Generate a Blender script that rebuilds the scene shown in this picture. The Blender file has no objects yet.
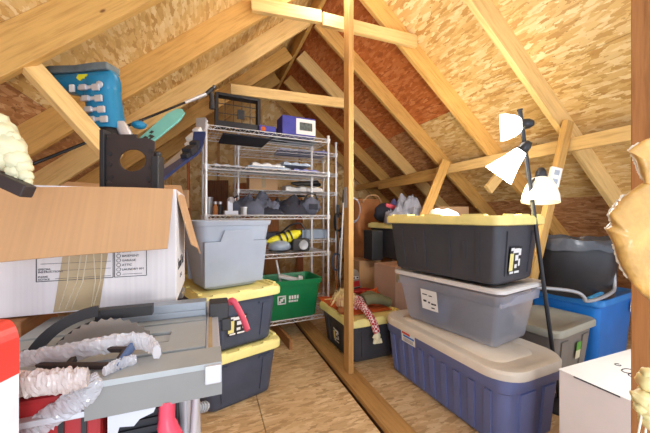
import bpy, math, random
from mathutils import Vector, Matrix, Euler, noise
random.seed(7)
R = math.radians
SC = bpy.context.scene
COL = SC.collection
PI = math.pi

# ------------------------------------------------------------------ camera
YAW, F, CAMZ = .365, 300.0, 1.25
S_, C_ = math.sin(YAW), math.cos(YAW)
EYE = Vector((0, 0, CAMZ))
RT, UP, FW = Vector((C_, -S_, 0)), Vector((0, 0, 1)), Vector((S_, C_, 0))
cam = bpy.data.cameras.new('camera'); cam.sensor_width = 36; cam.lens = 36 * F / 650; cam.clip_start = .02
co = bpy.data.objects.new('camera', cam); COL.objects.link(co)
co.location = EYE; co.rotation_euler = (R(90), 0, -YAW); SC.camera = co


def ray(u, v):
    return FW + RT * ((u - 325) / F) + UP * (-(v - 216.5) / F)
def at_d(u, v, d): return EYE + ray(u, v) * d
def at_y(u, v, y): r = ray(u, v); return EYE + r * (y / r.y)
def at_z(u, v, z): r = ray(u, v); return EYE + r * ((z - CAMZ) / r.z)


# ------------------------------------------------------------------ materials
def srgb(r, g, b):
    f = lambda c: (c / 255 / 12.92) if c / 255 <= .04045 else ((c / 255 + .055) / 1.055) ** 2.4
    return (f(r), f(g), f(b), 1)


class NT:
    def __init__(s, name):
        s.m = bpy.data.materials.new(name); s.m.use_nodes = True
        s.t = s.m.node_tree; s.t.nodes.clear()
        s.out = s.n('ShaderNodeOutputMaterial'); s.b = s.n('ShaderNodeBsdfPrincipled')
        s.t.links.new(s.b.outputs[0], s.out.inputs[0])
    def n(s, kind, **kw):
        x = s.t.nodes.new(kind)
        for k, v in kw.items():
            setattr(x, k, v)
        return x
    def l(s, a, b): s.t.links.new(a, b)
    def ramp(s, fac, stops):
        x = s.n('ShaderNodeValToRGB'); e = x.color_ramp.elements
        while len(e) < len(stops): e.new(.5)
        for k, (p, c) in enumerate(stops): e[k].position = p; e[k].color = c
        s.l(fac, x.inputs[0]); return x.outputs[0]
    def mix(s, fac, a, b, mode='MIX'):
        x = s.n('ShaderNodeMix', data_type='RGBA', blend_type=mode)
        for sock, v in ((x.inputs[0], fac), (x.inputs[6], a), (x.inputs[7], b)):
            if hasattr(v, 'is_output'): s.l(v, sock)
            else: sock.default_value = v
        return x.outputs[2]
    def coords(s, scale=(1, 1, 1), rot=(0, 0, 0), rnd=True, kind='Object'):
        tc = s.n('ShaderNodeTexCoord'); mp = s.n('ShaderNodeMapping')
        mp.inputs['Scale'].default_value = scale; mp.inputs['Rotation'].default_value = rot
        src = tc.outputs[kind]
        if rnd:
            oi = s.n('ShaderNodeObjectInfo'); ad = s.n('ShaderNodeVectorMath', operation='ADD')
            mu = s.n('ShaderNodeMath', operation='MULTIPLY'); mu.inputs[1].default_value = 37.0
            s.l(oi.outputs['Random'], mu.inputs[0]); s.l(src, ad.inputs[0]); s.l(mu.outputs[0], ad.inputs[1]); src = ad.outputs[0]
        s.l(src, mp.inputs[0]); return mp.outputs[0]
    def noise(s, vec, scale=5, detail=4, rough=.55, dist=0):
        x = s.n('ShaderNodeTexNoise'); x.inputs['Scale'].default_value = scale; x.inputs['Detail'].default_value = detail
        x.inputs['Roughness'].default_value = rough; x.inputs['Distortion'].default_value = dist
        s.l(vec, x.inputs['Vector']); return x.outputs[0]
    def bump(s, h, strength=.3, dist=.002):
        x = s.n('ShaderNodeBump'); x.inputs['Strength'].default_value = strength; x.inputs['Distance'].default_value = dist
        s.l(h, x.inputs['Height']); s.l(x.outputs[0], s.b.inputs['Normal'])
    def set(s, **kw):
        for k, v in kw.items(): s.b.inputs[k.replace('_', ' ')].default_value = v


def wood(name, light, dark, knot):
    t = NT(name); v = t.coords((1.3, 16, 16)); g = t.noise(v, 3.2, 6, .6, .35)
    c = t.ramp(g, [(.3, dark), (.5, light), (.75, tuple(min(1, x * 1.16) for x in light[:3]) + (1,))])
    fine = t.noise(t.coords((3, 90, 90)), 4, 3)
    c = t.mix(.25, c, t.ramp(fine, [(.35, dark), (.65, light)]))
    vo = t.n('ShaderNodeTexVoronoi'); vo.inputs['Scale'].default_value = 1.9
    t.l(t.coords((1, 2.2, 2.2)), vo.inputs['Vector'])
    k = t.ramp(vo.outputs['Distance'], [(.016, (1, 1, 1, 1)), (.034, (0, 0, 0, 1))])
    c = t.mix(k, c, knot)
    oi = t.n('ShaderNodeObjectInfo'); hv = t.n('ShaderNodeHueSaturation')
    mr = t.n('ShaderNodeMapRange'); mr.inputs[3].default_value = .88; mr.inputs[4].default_value = 1.1
    t.l(oi.outputs['Random'], mr.inputs[0]); t.l(mr.outputs[0], hv.inputs['Value']); t.l(c, hv.inputs['Color'])
    t.l(hv.outputs[0], t.b.inputs['Base Color']); t.set(Roughness=.62); t.bump(g, .15, .002)
    return t.m


def osb(name, cols, scale=1.0, streak=0.0):
    """oriented strand board: overlapping stretched strands of several tones"""
    t = NT(name)
    def strands(rot, sx, sy, sc):
        v = t.coords((sx * scale, sy * scale, sx * scale), rot, False)
        nz = t.n('ShaderNodeTexNoise'); nz.inputs['Scale'].default_value = 3.0; nz.inputs['Detail'].default_value = 2
        t.l(v, nz.inputs['Vector'])
        mx = t.n('ShaderNodeMix', data_type='RGBA', blend_type='LINEAR_LIGHT'); mx.inputs[0].default_value = .25
        t.l(v, mx.inputs[6]); t.l(nz.outputs['Color'], mx.inputs[7])
        vo = t.n('ShaderNodeTexVoronoi'); vo.inputs['Scale'].default_value = sc
        vo.inputs['Randomness'].default_value = 1; t.l(mx.outputs[2], vo.inputs['Vector'])
        sep = t.n('ShaderNodeSeparateColor'); t.l(vo.outputs['Color'], sep.inputs[0])
        return sep.outputs[0], sep.outputs[1], vo.outputs['Distance']
    a1, b1, d1 = strands((0, 0, R(22)), 6, 22, 1.6)
    a2, b2, d2 = strands((0, 0, R(-34)), 7, 26, 1.5)
    a3, b3, d3 = strands((0, 0, R(70)), 8, 24, 1.6)
    st = [(0, cols[0]), (.3, cols[1]), (.62, cols[2]), (1, cols[3])]
    c1, c2, c3 = t.ramp(a1, st), t.ramp(a2, st), t.ramp(a3, st)
    c = t.mix(t.ramp(b1, [(.48, (0, 0, 0, 1)), (.52, (1, 1, 1, 1))]), c1, c2)
    c = t.mix(t.ramp(b2, [(.62, (0, 0, 0, 1)), (.66, (1, 1, 1, 1))]), c, c3)
    sp = t.noise(t.coords((30, 60, 30), (0, 0, R(25)), False), 1.3, 3)
    c = t.mix(t.ramp(sp, [(.25, (1, 1, 1, 1)), (.33, (0, 0, 0, 1))]), c, cols[4])
    big = t.noise(t.coords((1.6, 1.6, 1.6), (0, 0, 0), False), 1, 3)
    c = t.mix(t.ramp(big, [(.35, (.45, .45, .45, 1)), (.65, (0, 0, 0, 1))]), c, cols[1])
    t.l(c, t.b.inputs['Base Color']); t.set(Roughness=.6); t.bump(a1, .25, .002)
    return t.m


def plain(name, col, rough=.5, metal=0, var=.12, sc=6, bump=0, **kw):
    """one colour, gently mottled by noise; optional fine bump"""
    t = NT(name); n = t.noise(t.coords(), sc, 4)
    dk = tuple(x * (1 - var) for x in col[:3]) + (1,); lt = tuple(min(1, x * (1 + var)) for x in col[:3]) + (1,)
    t.l(t.ramp(n, [(.3, dk), (.7, lt)]), t.b.inputs['Base Color'])
    t.set(Roughness=rough, Metallic=metal, **kw)
    if bump: t.bump(t.noise(t.coords(), sc * 8, 3), bump, .003)
    return t.m


def cardboard(name, col, axis=0):
    t = NT(name); s = [1, 1, 1]; s[axis] = 90
    w = t.noise(t.coords(tuple(s)), 1, 2); n = t.noise(t.coords(), 5, 4)
    dk = tuple(x * .86 for x in col[:3]) + (1,)
    c = t.mix(.5, t.ramp(w, [(.35, dk), (.65, col)]), t.ramp(n, [(.3, dk), (.65, col)]))
    t.l(c, t.b.inputs['Base Color']); t.set(Roughness=.8); t.bump(w, .25, .002); return t.m


def milky(name, col, clear=.4, rough=.3, bump=0):
    """translucent plastic: a see-through share over a lit milky body"""
    t = NT(name); tr = t.n('ShaderNodeBsdfTransparent'); mx = t.n('ShaderNodeMixShader')
    tl = t.n('ShaderNodeBsdfTranslucent'); m2 = t.n('ShaderNodeMixShader')
    n = t.noise(t.coords(), 4, 4)
    c = t.ramp(n, [(.3, tuple(x * .85 for x in col[:3]) + (1,)), (.7, col)])
    t.l(c, t.b.inputs['Base Color']); t.l(c, tl.inputs[0]); tr.inputs[0].default_value = (.95, .95, .97, 1)
    m2.inputs[0].default_value = .3; mx.inputs[0].default_value = clear
    t.set(Roughness=rough)
    if bump: t.bump(t.noise(t.coords(), 60, 2), bump, .004)
    t.l(t.b.outputs[0], m2.inputs[1]); t.l(tl.outputs[0], m2.inputs[2])
    t.l(m2.outputs[0], mx.inputs[1]); t.l(tr.outputs[0], mx.inputs[2]); t.l(mx.outputs[0], t.out.inputs[0])
    return t.m


def glow(name, col, strength):
    t = NT(name); t.set(Roughness=.4)
    n = t.noise(t.coords(), 3, 1); c = t.ramp(n, [(.2, col), (.8, tuple(min(1, x * 1.03) for x in col[:3]) + (1,))])
    t.l(c, t.b.inputs['Base Color']); t.l(c, t.b.inputs['Emission Color']); t.b.inputs['Emission Strength'].default_value = strength
    return t.m


def check(name, a, b, sc):
    t = NT(name); x = t.n('ShaderNodeTexChecker'); x.inputs['Scale'].default_value = sc
    x.inputs['Color1'].default_value = a; x.inputs['Color2'].default_value = b
    t.l(t.coords(rnd=False), x.inputs['Vector']); t.l(x.outputs[0], t.b.inputs['Base Color']); t.set(Roughness=.85); return t.m


M = {}
M['lumber'] = wood('lumber', srgb(212, 166, 94), srgb(182, 134, 66), srgb(124, 80, 38))
M['lumber_mid'] = wood('lumber_mid', srgb(192, 144, 82), srgb(160, 114, 58), srgb(104, 64, 32))
M['lumber_pale'] = wood('lumber_pale', srgb(226, 190, 126), srgb(202, 160, 96), srgb(142, 98, 50))
M['lumber_brown'] = wood('lumber_brown', srgb(176, 120, 70), srgb(142, 92, 50), srgb(84, 50, 26))
M['osb'] = osb('osb', [srgb(176, 128, 66), srgb(208, 168, 104), srgb(220, 186, 126), srgb(238, 218, 172), srgb(120, 80, 40)])
M['osb_red'] = osb('osb_red', [srgb(150, 78, 34), srgb(178, 96, 44), srgb(194, 112, 58), srgb(206, 138, 88), srgb(92, 46, 22)])
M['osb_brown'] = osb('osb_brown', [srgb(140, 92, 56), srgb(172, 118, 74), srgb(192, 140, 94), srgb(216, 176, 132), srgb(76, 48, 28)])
M['osb_floor'] = osb('osb_floor', [srgb(172, 134, 88), srgb(204, 166, 118), srgb(216, 180, 132), srgb(234, 206, 160), srgb(126, 90, 54)], 1.2)
M['dark_board'] = wood('dark_board', srgb(118, 74, 44), srgb(70, 42, 26), srgb(40, 24, 14))
M['wood_red'] = wood('wood_red', srgb(160, 92, 50), srgb(126, 70, 36), srgb(70, 36, 18))
M['tote_black'] = plain('tote_black', srgb(66, 67, 74), .42, bump=.1)
M['tote_slate'] = plain('tote_slate', srgb(74, 81, 98), .45, bump=.1)
M['lid_yellow'] = plain('lid_yellow', srgb(242, 228, 146), .45)
M['tote_grey'] = plain('tote_grey', srgb(166, 176, 192), .4, var=.06)
M['tote_navy'] = plain('tote_navy', srgb(104, 114, 160), .45, var=.08)
M['lid_white'] = plain('lid_white', srgb(224, 212, 194), .5, var=.12, sc=4)
M['tote_clear'] = milky('tote_clear', srgb(226, 228, 240), .60)
M['rim_white'] = plain('rim_white', srgb(226, 222, 218), .4, var=.05)
M['tote_taupe'] = plain('tote_taupe', srgb(142, 134, 124), .5, var=.06)
M['lid_taupe'] = plain('lid_taupe', srgb(176, 172, 154), .5, var=.06)
M['tote_blue'] = plain('tote_blue', srgb(30, 124, 212), .35, var=.08)
M['lid_blue'] = plain('lid_blue', srgb(52, 138, 216), .35, var=.08)
M['bin_green'] = plain('bin_green', srgb(22, 140, 84), .4, var=.08)
M['white'] = plain('white', srgb(238, 236, 234), .6, var=.03)
M['paper'] = plain('paper', srgb(236, 234, 230), .8, var=.05)
M['carton_white'] = cardboard('carton_white', srgb(232, 224, 222), 0)
M['carton_white_y'] = cardboard('carton_white_y', srgb(232, 230, 232), 1)
M['carton_brown'] = cardboard('carton_brown', srgb(204, 158, 112), 0)
M['carton_tan'] = cardboard('carton_tan', srgb(206, 164, 122), 1)
M['carton_pink'] = cardboard('carton_pink', srgb(208, 170, 146), 0)
M['tape'] = plain('tape', srgb(178, 154, 116), .25, var=.12, sc=14)
M['tape_gloss'] = plain('tape_gloss', srgb(222, 208, 180), .2, var=.06)
M['ink'] = plain('ink', srgb(58, 58, 66), .8)
M['chrome'] = plain('chrome', srgb(232, 234, 238), .3, .25, var=.05)
M['steel'] = plain('steel', srgb(182, 184, 188), .38, .35, var=.08)
M['alu'] = plain('alu', srgb(170, 173, 172), .5, .25, var=.07, sc=9)
M['alu_blue'] = plain('alu_blue', srgb(152, 160, 170), .4, .35, var=.06)
M['alu_dark'] = plain('alu_dark', srgb(136, 134, 130), .5, .2, var=.06)
M['black'] = plain('black', srgb(42, 41, 43), .5, bump=.05)
M['black_gloss'] = plain('black_gloss', srgb(34, 35, 38), .22)
M['tub_black'] = plain('tub_black', srgb(46, 46, 50), .38, var=.2)
M['bag_black'] = plain('bag_black', srgb(78, 80, 86), .2, var=.2, bump=.3)
M['pole_black'] = plain('pole_black', srgb(52, 52, 56), .3, .3)
M['lampgrey'] = plain('lampgrey', srgb(96, 100, 108), .3, .6)
M['bracket'] = plain('bracket', srgb(62, 52, 50), .5, .2, var=.15)
M['saw_red'] = plain('saw_red', srgb(168, 36, 40), .4, var=.08)
M['red'] = plain('red', srgb(222, 60, 48), .4, var=.04)
M['pinkred'] = plain('pinkred', srgb(226, 70, 92), .4, var=.06)
M['lever_red'] = plain('lever_red', srgb(206, 72, 92), .45, var=.06)
M['blade'] = plain('blade', srgb(166, 156, 146), .35, .5, var=.1)
M['wrap'] = milky('wrap', srgb(240, 238, 242), .34, .06, .6)
M['wrap_tan'] = plain('wrap_tan', srgb(190, 174, 168), .2, var=.1, sc=20, bump=.4)
M['boot_blue'] = plain('boot_blue', srgb(26, 126, 168), .3, var=.08)
M['boot_grey'] = plain('boot_grey', srgb(108, 118, 120), .6, var=.25, sc=16)
M['boot_dark'] = plain('boot_dark', srgb(40, 40, 46), .7)
M['silver'] = plain('silver', srgb(206, 206, 212), .35, .4, var=.06)
M['teal'] = plain('teal', srgb(120, 196, 186), .4, var=.08)
M['ski_blue'] = plain('ski_blue', srgb(44, 58, 104), .35, var=.2)
M['foam_cream'] = plain('foam_cream', srgb(236, 224, 184), .55, var=.07, bump=.2, Subsurface_Weight=.15)
M['foam_yellow'] = plain('foam_yellow', srgb(226, 206, 146), .5, var=.1, bump=.2, Subsurface_Weight=.15)
M['foam_amber'] = plain('foam_amber', srgb(204, 160, 90), .3, var=.3, sc=14, bump=.5, Subsurface_Weight=.35, Subsurface_Radius=(.08, .04, .015))
M['foam_crust'] = plain('foam_crust', srgb(248, 240, 220), .4, var=.05)
M['cloth_grey'] = plain('cloth_grey', srgb(92, 97, 114), .85, var=.35, bump=.4)
M['cloth_dark'] = plain('cloth_dark', srgb(44, 46, 58), .9, var=.2, bump=.3)
M['cloth_pale'] = plain('cloth_pale', srgb(164, 168, 182), .9, var=.2, bump=.4)
M['denim'] = plain('denim', srgb(86, 104, 140), .9, var=.2, bump=.3)
M['pink'] = plain('pink', srgb(236, 96, 116), .8, var=.1)
M['olive'] = plain('olive', srgb(124, 124, 92), .9, var=.16, bump=.3)
M['straw'] = plain('straw', srgb(240, 218, 160), .8, var=.14)
M['skin'] = plain('skin', srgb(226, 184, 140), .8, var=.05)
M['cream'] = plain('cream', srgb(236, 226, 190), .85, var=.06)
M['gingham'] = check('gingham', srgb(190, 44, 56), srgb(238, 214, 210), 55)
M['orange'] = plain('orange', srgb(206, 98, 40), .8, var=.15)
M['yellow'] = plain('yellow', srgb(232, 222, 50), .4, var=.06)
M['bluebox'] = plain('bluebox', srgb(62, 64, 158), .5, var=.14, sc=14)
M['bluegrey'] = plain('bluegrey', srgb(152, 168, 188), .35, var=.12)
M['violet'] = plain('violet', srgb(122, 126, 190), .5, var=.12)
M['picture'] = plain('picture', srgb(84, 92, 92), .4, var=.5, sc=40)
M['brownbag'] = plain('brownbag', srgb(178, 116, 68), .8, var=.2, bump=.4)
M['paintgreen'] = plain('paintgreen', srgb(108, 178, 70), .6)
M['skyblue'] = plain('skyblue', srgb(70, 160, 216), .4)
M['concrete'] = plain('concrete', srgb(120, 100, 80), .9)
M['shade_on'] = glow('shade_on', (1, .97, .9, 1), 6.0)
M['shade_dim'] = glow('shade_dim', srgb(240, 236, 222), .25)
M['insul'] = plain('insul', srgb(196, 172, 122), .9, var=.25, sc=10, bump=.4)

# ------------------------------------------------------------------ mesh building
class MB:
    def __init__(s): s.v = []; s.f = []; s.mi = []; s.cur = 0
    def mat(s, k): s.cur = k; return s
    def add(s, vs, fs, T=None):
        b = len(s.v)
        for p in vs:
            p = Vector(p); s.v.append(tuple(T @ p) if T is not None else tuple(p))
        for f in fs: s.f.append([b + i for i in f]); s.mi.append(s.cur)
        return s
    def box(s, c, d, T=None):
        x, y, z = c; a, b, h = d[0] / 2, d[1] / 2, d[2] / 2
        vs = [(x + i * a, y + j * b, z + k * h) for i in (-1, 1) for j in (-1, 1) for k in (-1, 1)]
        return s.add(vs, [(0, 1, 3, 2), (4, 6, 7, 5), (0, 4, 5, 1), (2, 3, 7, 6), (0, 2, 6, 4), (1, 5, 7, 3)], T)
    def loft(s, rings, cap0=True, cap1=True, T=None):
        n = len(rings[0]); vs = [p for r in rings for p in r]; fs = []
        for k in range(len(rings) - 1):
            for i in range(n):
                j = (i + 1) % n
                fs.append((k * n + i, k * n + j, (k + 1) * n + j, (k + 1) * n + i))
        if cap0: fs.append(tuple(reversed(range(n))))
        if cap1: fs.append(tuple((len(rings) - 1) * n + i for i in range(n)))
        return s.add(vs, fs, T)
    def lathe(s, prof, n=24, T=None, cap0=True, cap1=True):
        rings = [[(r * math.cos(2 * PI * i / n), r * math.sin(2 * PI * i / n), z) for i in range(n)] for r, z in prof]
        return s.loft(rings, cap0, cap1, T)
    def tube(s, pts, r, n=8, T=None, closed=False):
        pts = [Vector(p) for p in pts]; N = len(pts); rings = []; prev = None
        rs = r if isinstance(r, (list, tuple)) else [r] * N
        for k in range(N):
            if closed: d = pts[(k + 1) % N] - pts[k - 1]
            else: d = pts[min(k + 1, N - 1)] - pts[max(k - 1, 0)]
            d.normalize()
            if prev is None:
                a = Vector((0, 0, 1)) if abs(d.z) < .9 else Vector((1, 0, 0)); u = d.cross(a).normalized()
            else:
                u = (prev - d * prev.dot(d)).normalized()
            prev = u; w = d.cross(u)
            rings.append([pts[k] + (u * math.cos(2 * PI * i / n) + w * math.sin(2 * PI * i / n)) * rs[k] for i in range(n)])
        if closed: rings.append(rings[0]); return s.loft(rings, False, False, T)
        return s.loft(rings, True, True, T)
    def prism(s, poly, h, T=None):
        """polygon in local xy, extruded along z by h"""
        n = len(poly)
        vs = [(x, y, 0) for x, y in poly] + [(x, y, h) for x, y in poly]
        fs = [tuple(reversed(range(n))), tuple(range(n, 2 * n))] + [(i, (i + 1) % n, n + (i + 1) % n, n + i) for i in range(n)]
        return s.add(vs, fs, T)
    def blob(s, c, rad, nu=16, nv=10, amp=0, fr=6, T=None, seed=0):
        c = Vector(c); vs = []; fs = []
        for j in range(nv + 1):
            th = PI * j / nv
            for i in range(nu):
                ph = 2 * PI * i / nu
                d = Vector((math.sin(th) * math.cos(ph), math.sin(th) * math.sin(ph), math.cos(th)))
                k = 1 + amp * noise.noise(d * fr * .35 + Vector((seed, seed * .7, c.x * 3)))
                vs.append(c + Vector((d.x * rad[0], d.y * rad[1], d.z * rad[2])) * k)
        for j in range(nv):
            for i in range(nu):
                a = j * nu + i; b = j * nu + (i + 1) % nu
                fs.append((a, a + nu, b + nu, b))
        return s.add(vs, fs, T)
    def build(s, name, mats, parent=None, bevel=0, smooth=None, loc=None):
        me = bpy.data.meshes.new(name); me.from_pydata(s.v, [], s.f); me.update()
        if not isinstance(mats, (list, tuple)): mats = [mats]
        for m in mats: me.materials.append(M[m])
        if len(mats) > 1: me.polygons.foreach_set('material_index', s.mi)
        o = bpy.data.objects.new(name, me); COL.objects.link(o)
        import bmesh
        bm = bmesh.new(); bm.from_mesh(me); bmesh.ops.remove_doubles(bm, verts=bm.verts, dist=1e-6)
        bmesh.ops.recalc_face_normals(bm, faces=bm.faces); bm.to_mesh(me); bm.free()
        if smooth:
            me.polygons.foreach_set('use_smooth', [True] * len(me.polygons)); me.set_sharp_from_angle(angle=R(smooth))
        if bevel:
            md = o.modifiers.new('bevel', 'BEVEL'); md.width = bevel; md.segments = 2; md.limit_method = 'ANGLE'; md.angle_limit = R(50)
        if parent: o.parent = parent
        if loc is not None: o.location = loc
        return o


def tag(o, label, cat, group=None, kind=None):
    o['label'] = label; o['category'] = cat
    if group: o['group'] = group
    if kind: o['kind'] = kind
    return o
def thing(name, label, cat, loc=(0, 0, 0), rz=0, group=None, rot=None):
    o = bpy.data.objects.new(name, None); COL.objects.link(o); o.empty_display_size = .05
    o.location = loc; o.rotation_euler = rot if rot else (0, 0, rz)
    return tag(o, label, cat, group)
def struct(o): o['kind'] = 'structure'; return o
def copy_tree(o, parent=None):
    c = o.copy(); COL.objects.link(c)
    if parent: c.parent = parent
    for ch in list(o.children): copy_tree(ch, c)
    return c
def frame(origin, x, y, z):
    """matrix from a basis"""
    m = Matrix.Identity(4)
    for k, a in enumerate((x, y, z)):
        for i in range(3): m[i][k] = a[i]
    for i in range(3): m[i][3] = origin[i]
    return m
def beam(name, p0, p1, w, h, up, mat='lumber', parent=None, bevel=.003):
    """a board from p0 to p1; h is measured along 'up', w across; its length is its local x axis"""
    p0, p1 = Vector(p0), Vector(p1); x = (p1 - p0); L = x.length; x.normalize()
    y = Vector(up).cross(x).normalized(); z = x.cross(y)
    o = MB().box((0, 0, 0), (L, w, h)).build(name, mat, parent, bevel)
    o.matrix_world = frame((p0 + p1) / 2, x, y, z); return o
def spl(pts, n=6):
    """Catmull-Rom through points"""
    P = [Vector(p) for p in pts]; P = [P[0] * 2 - P[1]] + P + [P[-1] * 2 - P[-2]]; out = []
    for k in range(1, len(P) - 2):
        for i in range(n):
            t = i / n; a, b, c, d = P[k - 1], P[k], P[k + 1], P[k + 2]
            out.append(.5 * ((2 * b) + (c - a) * t + (2 * a - 5 * b + 4 * c - d) * t * t + (3 * b - a - 3 * c + d) * t ** 3))
    out.append(P[-2]); return out
def text(name, body, size, mat, parent, T, ext=.0004):
    cu = bpy.data.curves.new(name, 'FONT'); cu.body = body; cu.size = size; cu.extrude = ext; cu.resolution_u = 2
    tmp = bpy.data.objects.new(name + '_curve', cu); COL.objects.link(tmp)
    bpy.context.view_layer.update()
    me = bpy.data.meshes.new_from_object(tmp); bpy.data.objects.remove(tmp)
    me.materials.clear(); me.materials.append(M[mat])
    o = bpy.data.objects.new(name, me); COL.objects.link(o); o.parent = parent; o.matrix_local = T; return o


# ================================================================== the room
TH = math.atan(.8333); CT, ST = math.cos(TH), math.sin(TH)
K = 1.17
CR, CL = CAMZ + 2.45 * K, CAMZ + 1.02 * K           # roof undersides: z = CR - .8333 x (right), z = CL + .8333 x (left)
RX, RZ = .858 * K, CAMZ + 1.735 * K                 # where they meet
D_R = .164                                   # rafter depth
YB, YF = 4.6 * K, .12                           # back wall, front end of the roof
dR, nR = Vector((CT, 0, -ST)), Vector((ST, 0, CT))
dL, nL = Vector((-CT, 0, -ST)), Vector((-ST, 0, CT))
ridge = Vector((RX, 0, RZ))

def slope_sheets(name, d, n, rows):
    """roof boards as slabs laid above the rafters; rows = (s0, s1, [(y0, y1, material index)])"""
    b = MB()
    for s0, s1, cells in rows:
        s0, s1 = s0 * K, s1 * K
        for y0, y1, k in cells:
            y0, y1 = (y if y in (YF, YB) else y * K for y in (y0, y1))
            b.mat(k)
            a = [ridge + d * s + n * (D_R + .018 * t) + Vector((0, y, 0)) for s in (s0 + .0015, s1 - .0015) for y in (y0 + .0015, y1 - .0015) for t in (0, 1)]
            b.add(a, [(0, 1, 3, 2), (4, 6, 7, 5), (0, 4, 5, 1), (2, 3, 7, 6), (0, 2, 6, 4), (1, 5, 7, 3)])
    o = b.build(name, ['osb', 'osb_red', 'osb_brown'])
    return o
# flatten the OSB pattern onto the slope by giving the sheets their own axes
def reframe(o, d):
    x = Vector(d); y = Vector((0, 1, 0)); z = x.cross(y)
    mt = frame((0, 0, 0), y, x, z); inv = mt.inverted()
    o.data.transform(inv); o.matrix_world = mt; return o
sR = 1.40                                   # seam on the right slope
cR_ = slope_sheets('ceiling_right', dR, nR, [(-.10, sR, [(YF, 1.95, 0), (1.95, YB, 1)]), (sR, sR + 1.22, [(YF, 1.34, 0), (1.34, 2.56, 0), (2.56, YB, 2)]),
                                             (sR + 1.22, 5.2, [(YF, 1.95, 2), (1.95, YB, 2)])])
struct(reframe(cR_, dR))
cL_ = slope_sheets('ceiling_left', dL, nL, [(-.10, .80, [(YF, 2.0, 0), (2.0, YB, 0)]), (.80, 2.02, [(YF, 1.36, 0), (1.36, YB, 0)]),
                                            (2.02, 3.24, [(YF, 1.97, 2), (1.97, YB, 2)]), (3.24, 4.9, [(YF, YB, 2)])])  # lower rows brown: the dim light low on this slope put into colour
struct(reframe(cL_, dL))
yk = [K * (1.351 + .61 * k) for k in range(6)]    # rafter centres
ordw = ['nearest', 'second', 'third', 'fourth', 'fifth', 'sixth']
for k, y in enumerate(yk):
    for side, d, n, L in (('right', dR, nR, 4.95), ('left', dL, nL, 5.0)):
        a = ridge + d * .03 + n * D_R / 2 + Vector((0, y, 0)); e = ridge + d * L + n * D_R / 2 + Vector((0, y, 0))
        o = beam('rafter', a, e, .043, D_R, n, 'lumber' if (k + (side == 'left')) % 3 else 'lumber_pale')
        tag(o, ('wooden rafter of the %s roof slope, %s one counted from the camera' % (side, ordw[k])), 'rafter', 'rafters of the %s slope' % side)
tag(beam('ridge_beam', (RX, YF, RZ + .125), (RX, YB, RZ + .125), .042, .23, (0, 0, 1), 'lumber'), 'long ridge board at the peak where both rafter rows meet', 'ridge board')

# collar ties
tag(beam('collar_tie', at_y(251, 4.5, 2.245), at_y(321, 17.5, 2.245), .038, .098, (0, 0, 1), 'lumber_pale'), 'short pale tie board crossing the peak left of the post', 'tie beam', 'tie boards')
tag(beam('collar_tie', at_y(322, 19.5, 2.242), at_y(416, 42, 2.242), .038, .104, (0, 0, 1), 'lumber_pale'), 'pale tie board passing behind the post to a right rafter', 'tie beam', 'tie boards')
tag(beam('collar_tie', at_y(230.6, 89.5, 3.08), at_y(352, 104.5, 3.08), .038, .104, (0, 0, 1), 'lumber_pale'), 'lower pale tie board above the wire shelf', 'tie beam', 'tie boards')

# purlins along the right slope
zp = lambda x: CR - .8333 * x
px = 2.30 * K
tag(beam('purlin', (px, .15, zp(px) - .052), (px, 2.60 * K, zp(px) - .052), .038, .104, (0, 0, 1), 'lumber_pale'), 'near purlin board crossing under the right rafters behind the lamp', 'purlin', 'purlin boards')
tag(beam('purlin', (px, 2.50 * K, zp(px) - .052 + .001), (px, YB, zp(px) - .058), .038, .104, (0, 0, 1), 'lumber'), 'far purlin board under the right rafters, running to the back wall', 'purlin', 'purlin boards')
bpy.context.view_layer.update()
COL.objects[-1].location.x += .039
tag(beam('purlin', (px - .0385, 2.56 * K, zp(px) - .125), (px - .0385, 3.75 * K, zp(px) - .125), .038, .085, (0, 0, 1), 'lumber'), 'shorter board fixed beneath the purlin joint', 'purlin', 'purlin boards')

# braces
tag(beam('brace', at_d(568.5, 121, 2.36), at_d(519, 335, 2.52), .040, .090, (1, 0, .3), 'lumber'), 'slanting brace carrying the white outlet box, behind the lamp', 'brace', 'braces')
tag(beam('brace', EYE + (Vector((2.255, 2.43, 1.815)) - EYE) * K, at_y(415, 240, 2.62), .040, .104, (1, 0, .5), 'lumber'), 'slanting brace rising from behind the upper black tote to the purlin', 'brace', 'braces')
tag(beam('brace', at_y(508, 165, 2.31) , at_y(488, 190, 2.30), .040, .10, (1, 0, .4), 'lumber_pale'), 'short cut-off brace end hanging under the purlin by the lamp', 'brace', 'braces')
tag(beam('brace', at_d(28, 64, 1.25), at_d(115, 160, 1.36), .042, .075, FW * .75 + RT * .6, 'lumber_pale'), 'pale slanting brace in front of the blue ski boot', 'brace', 'braces')

# central post with strap, plate
post = thing('post', 'tall wooden post standing in the middle on the floor plate', 'post', (1.010, 2.125, .039))
beam('timber', (0, 0, 0), (0, 0, 3.20), .092, .042, (1, 0, 0), 'lumber_mid', post)
b = MB().box((-.023, .012, 1.36), (.003, .055, .16))
for z in (1.31, 1.35, 1.39): b.box((-.0255, .012, z), (.002, .012, .012))
b.build('strap_plate', 'steel', post)['label'] = 'galvanised steel strap plate'
tag(beam('floor_plate', (1.010, .1, .019), (1.010, YB, .019),   .145, .038, (0, 0, 1), 'lumber_mid'), 'flat wooden plate running along the floor under the post', 'floor plate')

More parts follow.
